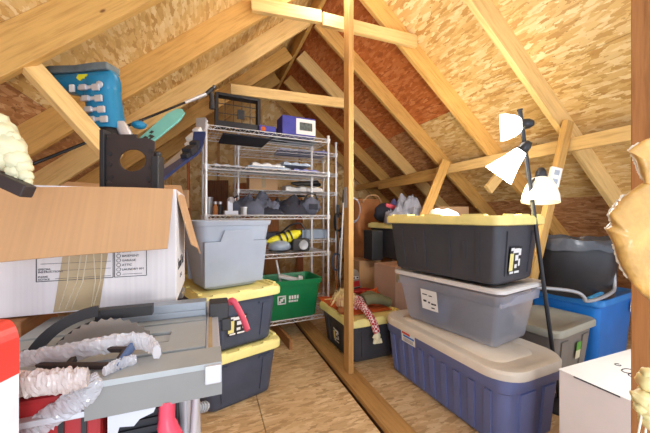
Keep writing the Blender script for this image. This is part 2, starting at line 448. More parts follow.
# floor
b = MB()
g = .002
for x0, x1, cuts in ((-3.4, -.62, (.0, 1.3, 2.52, 3.74, YB + .3)), (-.62, .30, (.0, .72, 1.94, 3.16, YB + .3)), (.30, .922, (.0, 1.05, 2.12, 2.42, 3.30, YB + .3)), (1.07, 2.3, (.0, 1.62, 2.25, 3.47, YB + .3)), (2.3, 5.2, (.0, 1.2, 2.4, YB + .3))):
    for y0, y1 in zip(cuts, cuts[1:]):
        b.box(((x0 + x1) / 2, (y0 + y1) / 2, -.009), (x1 - x0 - 2 * g, y1 - y0 - 2 * g, .018))
struct(b.build('floor', 'osb_floor', bevel=.0015))
b = MB().box((.9, 2.7, -.16), (9, 6.2, .02)); struct(b.build('ceiling_below', 'dark_board')); 
tag(beam('joist', (1.01, .05, -.075), (1.01, YB, -.075), .09, .148, (0, 0, 1), 'dark_board'), 'dark joist edge showing in the floor gap beside the plate', 'joist')

# back gable wall
b = MB(); pts = []
w = .018
poly = [(-3.0, -.02), (5.0, -.02), (4.9, CR - .8333 * 4.9 + .19), (RX, RZ + .19), (-2.9, CL - .8333 * 2.9 + .19)]
b.prism(poly, w, frame((0, YB + .06, 0), (1, 0, 0), (0, 0, 1), (0, -1, 0)))
struct(b.build('wall_back', 'osb'))
for k, x in enumerate((-1.3, -.6, .13, .84, 1.56, 2.27, 2.98)):
    zt = (CL + .8333 * x if x < RX else CR - .8333 * x)
    tag(beam('stud', (x, YB - .0025, .0), (x, YB - .0025, zt), .038, .085, (0, 1, 0), 'lumber' if k % 2 else 'lumber_mid'),
        'back wall stud, %s from the left of the row behind the shelves' % ['first', 'second', 'third', 'fourth', 'fifth', 'sixth', 'seventh'][k], 'stud', 'studs of the back wall')
# near stud on the right of the opening
tag(beam('stud', (.993, .395, .0), (.993, .395, 2.35), .089, .038, (0, 1, 0), 'lumber_brown'), 'near wall stud at the right edge behind the foam', 'stud')

# ================================================================== totes
def rr(lx, ly, r, z, n=5, cx=0, cy=0):
    """rounded rectangle ring"""
    r = min(r, lx / 2 - 1e-4, ly / 2 - 1e-4); out = []
    for sx, sy, a0 in ((1, 1, 0), (-1, 1, 90), (-1, -1, 180), (1, -1, 270)):
        for i in range(n + 1):
            a = R(a0 + 90 * i / n)
            out.append((cx + sx * (lx / 2 - r) + r * math.cos(a), cy + sy * (ly / 2 - r) + r * math.sin(a), z))
    return out

def tote(name, label, loc, rz, lx, ly, H, taper, body, lid, style, rc=.05, sticker=None, group=None, tilt=(0, 0), cat='storage tote'):
    t = thing(name, label, cat, loc, rot=(tilt[0], tilt[1], rz), group=group)
    bx, by = lx - taper, ly - taper
    hx = lambda z: (bx + (lx - bx) * z / H) / 2
    hy = lambda z: (by + (ly - by) * z / H) / 2
    zt = H - (.05 if lid else 0)
    b = MB()
    P = lambda z, g=0: rr(2 * hx(z) + g, 2 * hy(z) + g, rc, z)
    rings = [rr(bx - .03, by - .03, rc, 0), P(.012, -.004), P(.03)]
    if style == 'grey':
        rings += [P(H * .70), P(H * .705, .012), P(H - .035, .012), P(H - .034, .03), P(H - .004, .034), P(H, .026)]
    elif style == 'clear':
        rings += [P(H * .70), P(H * .71, .012), P(zt, .012)]
    elif style == 'navy':
        rings += [P(H * .70), P(H * .73, .02), P(zt, .02)]
    else:
        rings += [P(zt - .02), P(zt - .015, .012), P(zt, .012)]
    inner = not lid
    if inner: rings += [P(H, -.0), P(H - .02, -.014), P(.02, -.014)]
    b.loft(rings)
    # raised ribs or panels on the four faces, following the taper
    def slab(face, u0, u1, z0, z1, th):
        if face in 'xX':
            s = 1 if face == 'X' else -1
            q = [(s * (hx(z) + k * th - (1 - k) * .004), u * (hy(z) / hy(H)), z) for k in (0, 1) for z in (z0, z1) for u in (u0, u1)]
        else:
            s = 1 if face == 'Y' else -1
            q = [(u * (hx(z) / hx(H)), s * (hy(z) + k * th - (1 - k) * .004), z) for k in (0, 1) for z in (z0, z1) for u in (u0, u1)]
        b.add(q, [(0, 1, 3, 2), (4, 6, 7, 5), (0, 4, 5, 1), (2, 3, 7, 6), (0, 2, 6, 4), (1, 5, 7, 3)])
    if style == 'hdx':
        for f in 'xX':
            for u in (-.30, .0, .30) if 0 else (-.27, .27): slab(f, u * ly - .010, u * ly + .010, .05, zt - .05, .008)
            slab(f, -.27 * ly, .27 * ly, zt - .055, zt - .045, .008)
        for f in 'yY':
            for u in (-.30, .30): slab(f, u * lx - .010, u * lx + .010, .05, zt - .05, .008)
            slab(f, -.38 * lx, -.22 * lx, zt - .06, zt - .045, .008); slab(f, .22 * lx, .38 * lx, zt - .06, zt - .045, .008)
    if style == 'hdxlong':
        for f in 'xX':
            for u in (-.36, -.12, .12, .36): slab(f, u * ly - .012, u * ly + .012, .05, zt - .055, .006)
            for u in (-.25, .23): slab(f, u * ly - .012, u * ly + .012, .14, zt - .12, .006)
        for f in 'yY':
            for u in (-.30, .30): slab(f, u * lx - .010, u * lx + .010, .05, zt - .05, .008)
    if style == 'navy':
        for f in 'xX':
            for k in range(9): u = -.40 + .1 * k; slab(f, u * ly - .022, u * ly + .022, .03, H * .70, .010)
        for f in 'yY':
            slab(f, -.30 * lx, -.05 * lx, .03, H * .70, .012); slab(f, .10 * lx, .30 * lx, .03, H * .70, .012)
    if style == 'grey':
        for s in (-1, 1):
            z0, z1, z2 = .03, H * .70, H * .86
            y = lambda z, th: s * (hy(z) + th)
            prof = [(-.42 * lx, z0), (.42 * lx, z0), (.45 * lx, z1), (.24 * lx, z1), (.19 * lx, z2), (-.19 * lx, z2), (-.24 * lx, z1), (-.45 * lx, z1)]
            vs = [(x * .96, y(z, -.004), z) for x, z in prof] + [(x * .95, y(z, .024), z) for x, z in prof]
            n = len(prof)
            b.add(vs, [tuple(range(n)), tuple(range(n, 2 * n))] + [(i, (i + 1) % n, n + (i + 1) % n, n + i) for i in range(n)])
    if style == 'clear':
        for s in (-1, 1):
            y = lambda z, th: s * (hy(z) + th)
            prof = [(-.48 * lx, H * .70), (.48 * lx, H * .70), (.48 * lx, zt), (.30 * lx, zt), (.26 * lx, H * .84), (-.16 * lx, H * .84), (-.26 * lx, H * .76), (-.48 * lx, H * .76)]
            vs = [(x * .96, y(z, .004), z) for x, z in prof] + [(x * .95, y(z, .018), z) for x, z in prof]; n = len(prof)
            b.add(vs, [tuple(range(n)), tuple(range(n, 2 * n))] + [(i, (i + 1) % n, n + (i + 1) % n, n + i) for i in range(n)])
    if style == 'taupe':
        for f in 'yY':
            for u in (-.28, .28): slab(f, u * lx - .05, u * lx + .05, .03, zt - .05, .010)
    bo_ = b.build('body', body, t, smooth=40)
    if lid:
        b = MB(); e = .05; rl = rc + .02
        top = H
        if style in ('hdx', 'hdxlong'):
            A = lambda g, z: rr(lx + g, ly + g, rl, z)
            b.loft([A(.014, H - .066), A(.05, H - .06), A(.052, H - .022), A(.036, H - .006), A(-.05, H - .006), A(-.065, H - .016)])
            for f in (-1, 1):                                    # raised tabs around the lid edge
                for u in (-.33, 0, .33):
                    b.box((u * lx, f * (ly / 2 + .006), H - .003), (.16 * lx, .022, .014))
                    b.box((f * (lx / 2 + .006), u * ly, H - .003), (.022, .16 * ly, .014))
        elif style == 'clear':
            n = 40; rings = []
            for g, dz in ((.012, -.03), (.05, -.028), (.054, -.008), (.03, 0), (-.06, -.004), (-.09, -.016)):
                ring = []
                for p in rr(lx + g, ly + g, rl, H + dz, 9):
                    wv = .014 * math.sin(9 * p[1] + .9) * math.exp(-(p[1] / .3) ** 2) if p[0] < -.1 else 0
                    ring.append((p[0], p[1], p[2] + wv))
                rings.append(ring)
            b.loft(rings)
        else:
            A = lambda g, z: rr(lx + g, ly + g, rl + (.05 if style == 'navy' else 0), z, 8)
            b.loft([A(.012, H - .055), A(.046, H - .05), A(.05, H - .016), A(.034, H - .002), A(-.04, H), A(-.07, H - .012)])
            if style == 'navy':
                b.loft([rr(lx - .16, ly - .22, .08, H - .012), rr(lx - .18, ly - .24, .08, H - .003)])
        b.build('lid', lid, t, smooth=40)
    if sticker:
        face, u, z, w, h, kind = sticker
        s = 1 if face in 'XY' else -1
        if face in 'xX': o_ = Vector((s * (hx(z) + .014), u, z)); xx = Vector((0, s, 0)); sl = Vector((s * (hx(H) - hx(0)) / H, 0, 1)).normalized()
        else: o_ = Vector((u, s * (hy(z) + .014), z)); xx = Vector((-s, 0, 0)); sl = Vector((0, s * (hy(H) - hy(0)) / H, 1)).normalized()
        T = frame(o_, xx, sl, xx.cross(sl)); b = MB()
        if kind == 'hdx':
            b.mat(0).box((0, 0, 0), (w, h, .001), T)
            b.mat(1).box((-w * .33, -h * .04, .001), (w * .30, h * .62, .001), T)
            b.mat(2)
            for (x, y, a, c) in ((.02, .36, .5, .16), (.34, .30, .2, .24), (.10, .1, .26, .2), (.34, -.08, .14, .26), (.06, -.2, .2, .14), (-.25, -.42, .3, .08), (.2, -.42, .4, .08), (-.3, .42, .26, .1)):
                b.box((x * w, y * h, .001), (a * w, c * h, .001), T)
            b.build('sticker', ['black', 'lid_yellow', 'white'], bo_)
        elif kind == 'navy':
            b.mat(0).box((0, 0, 0), (w, h, .001), T); b.mat(1).box((-w * .15, h * .33, .001), (w * .6, h * .26, .001), T)
            b.mat(2).box((w * .05, h * .05, .001), (w * .8, h * .16, .001), T); b.mat(3)
            for k in range(3): b.box((0, -h * (.16 + .1 * k), .001), (w * .7, h * .03, .001), T)
            b.build('sticker', ['paper', 'red', 'tote_blue', 'ink'], bo_)
        elif kind == 'note':
            b.mat(0).box((0, 0, 0), (w, h, .001), T); b.mat(1)
            for (x, y, a, c) in ((-.25, .25, .3, .05), (.1, .22, .2, .05), (-.28, -.08, .2, .10), (-.02, -.12, .12, .08), (.26, -.16, .3, .08), (.2, -.36, .2, .06)):
                b.box((x * w, y * h, .001), (a * w, c * h, .0008), T)
            b.build('note', ['paper', 'ink'], bo_)
        elif kind == 'green':
            b.mat(0).box((0, h * .25, 0), (w, h * .5, .001), T); b.mat(1).box((0, -h * .25, 0), (w, h * .5, .001), T)
            b.build('sticker', ['paintgreen', 'cream'], bo_)
    return t

G1 = 'yellow-lidded totes'
rL = R(18.6); ux, uy = Vector((math.cos(rL), math.sin(rL), 0)), Vector((-math.sin(rL), math.cos(rL), 0))
cornerL = Vector((.425, 2.152, 0))
ctr = cornerL - ux * .235 + uy * .36
tote('storage_tote', 'slate black tote with yellow lid on the floor, lower of the left pair', ctr, rL, .52, .78, .385, .08, 'tote_slate', 'lid_yellow', 'hdx', group=G1)
tote('storage_tote', 'slate black tote with yellow lid under the open grey tote', ctr + Vector((0, 0, .378)), rL, .52, .78, .385, .08, 'tote_slate', 'lid_yellow', 'hdx',
     sticker=('y', -.045, .16, .13, .13, 'hdx'), group=G1)
tote('storage_tote', 'open pale grey tote with moulded handle on top of the left stack', ctr + Vector((0, 0, .753)) - ux * .005 - uy * .06, rL, .52, .46, .47, .13, 'tote_grey', None, 'grey', rc=.06)
tote('storage_tote', 'black tote with yellow lid behind the post, doll lying on it', (1.345, 2.585, .0), R(2), .54, .66, .385, .09, 'tote_black', 'lid_yellow', 'hdx', sticker=('x', -.02, .15, .12, .13, 'hdx'), group=G1)

tote('storage_tote', 'long navy blue tote with dusty white lid at the bottom of the right stack', (1.645, 1.65, 0), R(3), .52, 1.08, .44, .07, 'tote_navy', 'lid_white', 'navy', rc=.09,
     sticker=('x', .22, .35, .15, .085, 'navy'))
rC = R(11)
cl = tote('storage_tote', 'translucent clear tote with wavy pale lid between two other totes', (1.737, 1.715, .441), rC, .50, .82, .385, .12, 'tote_clear', 'rim_white', 'clear', rc=.035,
     sticker=('x', .10, .20, .14, .15, 'note'))
tote('storage_tote', 'big black tote with yellow lid on top of the right stack', (1.700, 1.715, .842), R(12), .54, .87, .42, .08, 'tote_black', 'lid_yellow', 'hdxlong', rc=.04,
     sticker=('y', -.06, .14, .14, .17, 'hdx'), group=G1, tilt=(R(0), R(0)))
tote('storage_tote', 'taupe grey tote with pale lid on the floor behind the lamp', (2.50, 1.605, 0), R(8), .60, .40, .455, .10, 'tote_taupe', 'lid_taupe', 'taupe', rc=.06, sticker=('y', .05, .25, .07, .13, 'green'))
tote('storage_tote', 'bright blue tote under the round black tub', (3.20, 1.745, 0), R(8), .74, .52, .585, .08, 'tote_blue', 'lid_blue', 'plain', rc=.05, sticker=('y', .28, .45, .08, .09, 'note'))
# second stack behind
tote('storage_tote', 'black tote with yellow lid half hidden behind the right stack', (2.27, 3.10, .74), R(4), .60, .80, .43, .08, 'tote_black', 'lid_yellow', 'hdx', group=G1)

# what can be seen through the clear tote
for k, (x, y, z, a, c, h, m, lab) in enumerate(((.0, -.17, .02, .30, .30, .20, 'cloth_dark', 'folded dark cloth inside the clear tote, nearer end'), (.0, .17, .02, .30, .27, .17, 'denim', 'folded blue cloth inside the clear tote, farther end'))):
    b = MB(); b.loft([rr(a * (1 - .08 * abs(i - 3)), c * (1 - .06 * abs(i - 3)), .06, h * i / 6) for i in range(7)])
    o = b.build('folded_cloth', m, smooth=60)
    o.matrix_world = Matrix.Translation((1.737, 1.715, .441)) @ Matrix.Rotation(rC, 4, 'Z') @ Matrix.Translation((x, y, z)); tag(o, lab, 'cloth')

# ------------------------------------------------------------------ round tub, frame, blue rod
tb = thing('tub', 'large round black tub lined with a bin bag, on the blue tote', 'tub', (2.98, 1.70, .587))
Rb, Ht = .31, .46
MB().lathe([(Rb * .86, 0), (Rb * .90, .01), (Rb * .985, Ht - .05), (Rb * 1.03, Ht - .045), (Rb * 1.04, Ht), (Rb * 1.0, Ht + .003), (Rb * .97, Ht - .01), (Rb * .88, .02)], 40).build('body', 'tub_black', tb, smooth=50)
b = MB(); rings = []
for q, (r, z) in enumerate(((1.06, -.07), (1.07, -.03), (1.06, .012), (1.0, .02), (.93, -.03), (.84, -.08))):
    ring = []
    for i in range(48):
        a = 2 * PI * i / 48; w = .012 * math.sin(5 * a + q) + .010 * math.sin(11 * a)
        rise = max(0, math.sin(a - .5)) * .03 if q == 2 else 0
        ring.append((Rb * (r + w * .6) * math.cos(a), Rb * (r + w * .6) * math.sin(a), Ht + z + w * .7 + rise * .6))
    rings.append(ring)
b.loft(rings, False, False); b.build('bag_liner', 'bag_black', tb, smooth=60)
fr = [at_d(526, 287, 2.27), at_d(556, 289, 2.22), at_d(576, 292, 2.2), at_d(584, 297, 2.2), at_d(586, 301, 2.21), at_d(598, 299, 2.25), at_d(611, 293, 2.32), at_d(614.5, 287, 2.38), at_d(613.5, 270, 2.42), at_d(611, 261, 2.44), at_d(603, 259, 2.46)]
o = MB().tube(spl(fr, 5), .013, 8).build('folding_cart', 'steel', smooth=60); tag(o, 'bent grey metal tube of a folding cart by the round black tub', 'cart')
o = MB().tube([at_z(588, 299, .62), at_z(610, 289, .66)], .014, 8).build('rod', 'skyblue', smooth=60); tag(o, 'short sky blue rod on the blue tote lid', 'rod')

# ------------------------------------------------------------------ floor lamp
pb = Vector(at_z(558.5, 404, .03)); pb = at_d(559.5, 405, 1.98); pt = at_d(520, 111, 1.86)
lamp = thing('floor_lamp', 'black tree floor lamp with three white bell shades, two lit', 'floor lamp', (pb.x, pb.y, 0))
LO = Vector((pb.x, pb.y, 0))
MB().lathe([(.13, 0), (.13, .008), (.12, .022), (.03, .035), (.014, .06)], 32).build('base', 'black', lamp, smooth=50)
dv = pt - Vector((pb.x, pb.y, .03))
def on_pole(f): return Vector((0, 0, .03)) + dv * f
MB().tube([on_pole(0), on_pole(.5), on_pole(1)], .0125, 10).tube([on_pole(1), on_pole(1.006)], .016, 10).build('pole', 'pole_black', lamp, smooth=60)
def head(name, pos, axis, sock, shade_mat, L, r, cone=False):
    """pos: neck of the shade; axis: the way it opens"""
    a = Vector(axis).normalized(); y = a.orthogonal().normalized(); T = frame(pos, y, a.cross(y), a)
    b = MB()
    if cone: b.lathe([(.026, 0), (.036, .012), (r * .62, L * .5), (r, L), (r * .95, L), (r * .55, L * .48), (.03, .02)], 28, T, False, False)
    else: b.lathe([(.028, 0), (r * .55, .012), (r * .78, L * .35), (r * .95, L * .7), (r, L), (r * .95, L), (r * .7, L * .4), (.03, .018)], 28, T, False, False)
    sh = b.build('shade', shade_mat, lamp, smooth=60)
    b = MB().lathe([(.0, -.062), (.016, -.06), (.03, -.035), (.034, .004), (.026, .010)], 18, T); b.tube([T @ Vector((0, 0, -.03)), sock], .008, 6)
    b.build('socket', 'pole_black', sh, smooth=60); return sh
h1 = at_d(522.5, 124.5, 1.86) - LO; h2 = at_d(524, 150, 1.86) - LO; h3 = at_d(541, 177, 1.93) - LO
head('upper', h1, -RT * .85 + FW * .53 - UP * .03, on_pole(.955), 'shade_on', .118, .085)
head('middle', h2 - RT * .012, -RT * .47 - UP * .66 + FW * .34, on_pole(.86), 'shade_on', .195, .095, True)
head('lower', h3, -UP * 1 - RT * .10 - FW * .10, on_pole(.76), 'shade_dim', .165, .104)
cord = spl([Vector((.1, -.05, .008)), Vector((.25, -.1, .006)), Vector((.4, .1, .006))], 6)
MB().tube(cord, .003, 6).build('cord', 'black', lamp)
for p, e in ((at_d(495, 125, 1.90), 26), (at_d(495, 180, 1.90), 30)):
    l = bpy.data.lights.new('lamp_bulb', 'POINT'); l.energy = e; l.color = (1, .96, .90); l.shadow_soft_size = .05
    o = bpy.data.objects.new('lamp_bulb', l); COL.objects.link(o); o.location = p
# outlet on the brace
ol = thing('outlet_box', 'white outlet box fixed to the slanting brace', 'outlet', at_d(555.5, 177, 2.355))
T = frame((0, 0, 0), RT * .96 - UP * .22, UP * .96 + RT * .22, -FW)
MB().box((0, 0, -.012), (.084, .158, .03), T).build('body', 'white', ol, .004)
b = MB()
for s in (-1, 1): b.box((0, s * .036, .004), (.04, .04, .004), T)
b.build('socket', 'tote_grey', ol)

# ================================================================== wire shelves
def wire_shelf(name, label, loc, rz, L, D, levels, top, group):
    t = thing(name, label, 'wire shelf', loc, rz, group)
    for sx in (0, 1):
        for sy in (0, 1):
            b = MB().tube([(sx * L, sy * D, .02), (sx * L, sy * D, top)], .0135, 8)
            b.lathe([(.018, top - .004), (.017, top + .008), (.004, top + .012)], 10, Matrix.Translation((sx * L, sy * D, 0)))
            b.lathe([(.008, 0), (.02, .003), (.02, .012), (.008, .03)], 10, Matrix.Translation((sx * L, sy * D, 0)))
            b.build('post', 'chrome', t, smooth=60)
    for z in levels:
        b = MB()
        for y in (0, D):
            for dz in (0, -.036): b.tube([(.012, y, z + dz), (L - .012, y, z + dz)], .0046, 5)
            n = int(L / .045); zz = [(.012 + (L - .024) * i / n, y, z - .036 * (i % 2)) for i in range(n + 1)]
            b.tube(zz, .0034, 4)
        for x in (0, L):
            for dz in (0, -.036): b.tube([(x, .012, z + dz), (x, D - .012, z + dz)], .0036, 5)
            n = int(D / .045); zz = [(x, .012 + (D - .024) * i / n, z - .036 * (i % 2)) for i in range(n + 1)]
            b.tube(zz, .0026, 4)
        for y in (D * .25, D * .5, D * .75): b.tube([(0, y, z - .008), (L, y, z - .008)], .003, 4)
        n = int(L / .026)
        for i in range(1, n): b.tube([(L * i / n, 0, z), (L * i / n, D, z)], .0022, 4)
        for sx in (0, 1):
            for sy in (0, 1): b.lathe([(.02, z - .042), (.024, z + .006)], 10, Matrix.Translation((sx * L, sy * D, 0)))
        b.build('shelf', 'chrome', t)
    return t
A0 = Vector((-.037, 2.93, 0)); AR = R(4.5); LA, DA = 1.235, .46
LEV = [.20, .87, 1.262, 1.722, 2.085]
wire_shelf('wire_shelf', 'tall chrome wire shelf with clutter, in front of the other shelf', A0, AR, LA, DA, LEV, 2.115, 'wire shelves')
B0 = Vector((.30, 3.58, 0)); LB, DB = 1.22, .46
LEVB = [.15, .96, 1.56, 1.80, 2.06]
wire_shelf('wire_shelf', 'second chrome wire shelf standing behind the front one by the back wall', B0, 0, LB, DB, LEVB, 2.20, 'wire shelves')
def onA(x, y, lev): return A0 + Vector((math.cos(AR), math.sin(AR), 0)) * x + Vector((-math.sin(AR), math.cos(AR), 0)) * y + Vector((0, 0, LEV[lev] + .004))
def onB(x, y, lev): return B0 + Vector((x, y, LEVB[lev] + .004))
def xA(u, y=0):
    """distance along the front shelf that shows at column u"""
    best = min(range(0, 124), key=lambda k: abs(u - (lambda p: 325 + F * p.dot(RT) / p.dot(FW))(onA(k / 100, y, 0) - EYE))); return best / 100

# --- top level of the front shelf
cr = thing('wire_crate', 'black open crate standing on edge on the top wire shelf', 'crate', onA(xA(238, .1), .12, 4), AR)
W, Hh, Dp = .40, .34, .10
b = MB()
for x in (-W / 2, W / 2): b.box((x, 0, Hh / 2), (.03, Dp, Hh))
b.box((0, 0, .045), (W, Dp, .06)); b.box((0, 0, Hh - .012), (W, Dp, .026)); b.build('frame', 'black', cr, .004)
b = MB()
for k in range(1, 5): b.box((-W / 2 + W * k / 5, 0, Hh / 2), (.006, .006, Hh - .05))
for k in range(1, 3): b.box((0, 0, Hh * (.2 + .27 * k)), (W - .04, .006, .006))
b.box((.03, 0, Hh * .50), (.07, .012, .09)); b.build('grid', 'black', cr)
sb = thing('small_box', 'small flat blue box with orange mark on the top shelf, beside the crate', 'box', onA(xA(266, .1), .12, 4), AR)
MB().box((0, 0, .035), (.17, .16, .07)).build('carton', 'bluebox', sb, .003)
MB().lathe([(.026, 0), (.026, .002)], 16, frame((-.045, -.081, .035), (1, 0, 0), (0, 0, 1), (0, -1, 0))).build('sticker', 'orange', sb)
sb = thing('small_box', 'blue carton with white picture label on the top wire shelf', 'box', onA(xA(298, .1) - .0, .15, 4), AR - R(0))
MB().box((0, 0, .105), (.37, .20, .21)).build('carton', 'bluebox', sb, .003)
b = MB().mat(0).box((.075, -.1012, .112), (.22, .002, .165)); b.mat(1).box((.075, -.1025, .115), (.145, .002, .085)); b.build('label', ['white', 'picture'], sb)
o = MB().box((0, 0, .05), (.20, .14, .10)).box((.0, 0, .115), (.12, .1, .03)).build('small_box', 'black', None, .006); o.location = onA(xA(280, .3), .33, 4); o.rotation_euler.z = AR
tag(o, 'small black case behind the blue boxes on the top shelf', 'case')
# sheets under the top level
def flat_item(name, label, cat, mat, loc, dims, rz=0, wav=.006):
    b = MB(); nx = 10; top = []; a, c, h = dims
    rings = []
    for i in range(nx + 1):
        x = -a / 2 + a * i / nx; w = wav * math.sin(i * 1.7)
        rings.append([(x, -c / 2, 0), (x, c / 2, 0), (x, c / 2, h + w), (x, c / 4, h + wav + w), (x, -c / 4, h + wav + w), (x, -c / 2, h * .8 + w)])
    o = b.loft(rings).build(name, mat, smooth=50); o.location = loc; o.rotation_euler.z = rz; return tag(o, label, cat)
flat_item('tray', 'pale blue grey plastic tray on the second shelf from the top, left', 'tray', 'bluegrey', onA(.60, .22, 3), (.44, .36, .03), AR)
flat_item('tray', 'long white plastic tray on the second shelf from the top, centre', 'tray', 'white', onA(.62, .22, 3) + Vector((0, 0, .042)), (.34, .16, .03), AR, .01)
flat_item('folder', 'violet folder lying at the right end of the second shelf', 'folder', 'violet', onA(1.0, .22, 3), (.28, .36, .025), AR)
o = MB().box((0, 0, 0), (.46, .40, .012)).build('mesh_panel', 'cloth_dark'); o.location = onA(.38, .22, 4) + Vector((0, 0, -.062)); o.rotation_euler.z = AR; tag(o, 'dark mesh panel tucked under the top wire level at left', 'panel')
flat_item('board', 'pale blue sheet under the blue carton on the front top level', 'sheet', 'bluegrey', onA(.95, .30, 4), (.50, .28, .006), AR, .002)
flat_item('tray', 'white wire tray stacked on the right half of the second shelf', 'tray', 'bluegrey', onA(.90, .2, 3) + Vector((0, 0, .06)), (.30, .30, .03), AR, .008)
flat_item('board', 'dark grey sheet on the rear shelf behind the trays', 'sheet', 'steel', onB(.9, .25, 3), (.5, .36, .02))
flat_item('tray', 'grey metal tray at the left end of the second shelf', 'tray', 'steel', onA(.2, .2, 3), (.26, .3, .02), AR)
flat_item('board', 'violet board on the top level of the rear shelf', 'board', 'violet', onB(.82, .2, 4), (.66, .38, .02))
flat_item('board', 'pale grey board on the fourth level of the rear shelf', 'board', 'bluegrey', onB(.45, .2, 3), (.6, .38, .03))
flat_item('tray', 'white foam tray on the rear shelf under the black drill', 'tray', 'white', onB(.80, .14, 2), (.48, .26, .055), 0, .012)
# black drill-like tool
dr = thing('power_drill', 'black power tool lying on the white foam tray of the rear shelf', 'power tool', onB(.86, .14, 2) + Vector((0, 0, .075)))
MB().tube([(-.20, 0, .035), (-.12, 0, .03), (0, 0, .035), (.16, 0, .045)], [.012, .03, .034, .045], 10).build('body', 'black', dr, smooth=60)
MB().tube([(.10, 0, .03), (.13, -.10, .02), (.14, -.13, .016)], .022, 8).build('handle', 'black_gloss', dr, smooth=60)
cb = thing('cardboard_box', 'plain cardboard box on the rear shelf at left of the foam tray', 'box', onB(.30, .2, 2))
MB().box((0, 0, .095), (.34, .3, .19)).build('carton', 'carton_tan', cb, .003); MB().box((0, -.1505, .11), (.05, .002, .16)).build('tape', 'tape', cb)
# --- clothes level
def heap(name, label, cat, mat, loc, rad, seed, rz=0, amp=.8):
    """crumpled cloth: a low mound with folds"""
    b = MB(); nu, nv = 72, 26; vs = []; fs = []
    for j in range(nv + 1):
        t = j / nv
        for i in range(nu):
            a = 2 * PI * i / nu
            k = 1 + .16 * noise.noise(Vector((math.cos(a) * 1.4, math.sin(a) * 1.4, seed)))
            rr_ = math.sin(min(1, t * 1.0) * PI / 2)
            h = math.cos(t * PI / 2) ** .6 if t < 1 else 0
            x, y = rad[0] * rr_ * k * math.cos(a), rad[1] * rr_ * k * math.sin(a)
            f = 1.2 * noise.noise(Vector((x * 8 + seed, y * 8, seed * 2))) + 1.1 * abs(noise.noise(Vector((x * 16 + 2 * noise.noise(Vector((y * 9, x * 9, seed))), y * 11 + seed, 3)))) - .25 - 1.0 * max(0, .22 - abs(noise.noise(Vector((x * 7 + 1.5 * y * 7 + seed, y * 4, seed * 3)))))
            vs.append((x, y, max(.0, rad[2] * h * (1 + amp * f))))
    for j in range(nv):
        for i in range(nu): fs.append((j * nu + i, j * nu + (i + 1) % nu, (j + 1) * nu + (i + 1) % nu, (j + 1) * nu + i))
    fs.append(tuple((nv) * nu + i for i in range(nu)))
    o = b.add(vs, fs).build(name, mat, smooth=75); o.location = loc; o.rotation_euler.z = rz; return tag(o, label, cat)
heap('rucksack', 'low grey cloth bag lying in front of the crumpled jacket', 'bag', 'cloth_dark', onA(.66, .10, 2), (.16, .09, .07), 7.7, AR)
heap('jacket', 'crumpled dark grey jacket on the middle shelf', 'jacket', 'cloth_grey', onA(.50, .24, 2), (.28, .20, .15), 1.3, AR)
heap('jacket', 'folded blue black jacket at the right of the grey one', 'jacket', 'cloth_dark', onA(.86, .18, 2), (.19, .19, .14), 4.1, AR)
b = MB().blob((0, 0, .09), (.12, .10, .095), 16, 10, .25, 7, None, 2)
hb = thing('camera_bag', 'small dark padded bag at the right end of the middle shelf', 'bag', onA(1.07, .12, 2), AR)
b.build('body', 'cloth_grey', hb, smooth=60); MB().tube(spl([(-.09, -.02, .13), (-.04, -.03, .22), (.05, -.03, .22), (.09, -.02, .13)], 5), .009, 6).build('strap', 'black', hb)
MB().box((0, -.1, .09), (.10, .012, .06)).build('pocket', 'cloth_dark', hb, .004)
cm = thing('clamp', 'small pale metal clamp tool at the left of the middle shelf', 'clamp', onA(.235, .12, 2), AR)
MB().box((0, 0, .02), (.13, .07, .04)).box((-.01, 0, .085), (.05, .05, .10)).lathe([(.03, .12), (.036, .15), (.02, .175)], 12).build('body', 'silver', cm, .004)
MB().tube([(.0, 0, .15), (.07, .0, .19)], .009, 8).build('handle', 'black', cm)
for k, (x, m, lab) in enumerate(((.10, 'brownbag', 'small brown jar at the left end of the middle shelf'), (.145, 'black', 'small black bottle next to the brown jar on the middle shelf'))):
    j = thing('jar', lab, 'jar', onA(x, .2, 2), 0)
    MB().lathe([(.024, 0), (.026, .01), (.026, .075), (.014, .095), (.014, .11)], 14).build('body', m, j, smooth=50); MB().lathe([(.017, .105), (.017, .13)], 14).build('cap', 'silver', j)
# --- fins level
fn = thing('swim_fin', 'yellow and black water toy with hose on the fourth shelf', 'water toy', onA(.76, .12, 1) + Vector((0, 0, .13)), AR)
b = MB().tube(spl([(-.22, 0, -.02), (-.1, 0, .0), (.03, 0, .02), (.14, 0, .055), (.2, 0, .08)], 4), [.012] * 3 + [.03, .04, .045, .05, .054, .056, .058, .058, .056, .05, .042, .035, .03, .02][:14], 12)
b.build('body', 'yellow', fn, smooth=60)
b = MB()
for x in (-.04, .02, .07): b.tube([(x, -.0, .012 + .25 * (x + .04)), (x + .016, 0, .018 + .25 * (x + .04))], .064, 12)
b.build('strap', 'black', fn); MB().tube(spl([(-.2, 0, -.02), (-.02, .05, .06), (.10, .05, .15), (.21, .04, .17), (.26, .02, .10)], 6), .010, 6).build('hose', 'black', fn, smooth=60)
bpy.context.view_layer.update()
ms = thing('helmet', 'rounded grey helmet under the yellow toy on the fourth shelf', 'helmet', onA(.72, .10, 1), AR)
MB().blob((0, 0, .066), (.12, .11, .065), 18, 12, .08).build('shell', 'bluegrey', ms, smooth=60)
MB().tube([(-.115, -.02, .03), (0, -.115, .025), (.115, -.02, .03)], .008, 6).build('rim', 'black', ms)
sp = thing('speaker', 'small black speaker beside the grey helmet on the fourth shelf', 'speaker', onA(.945, .12, 1), AR)
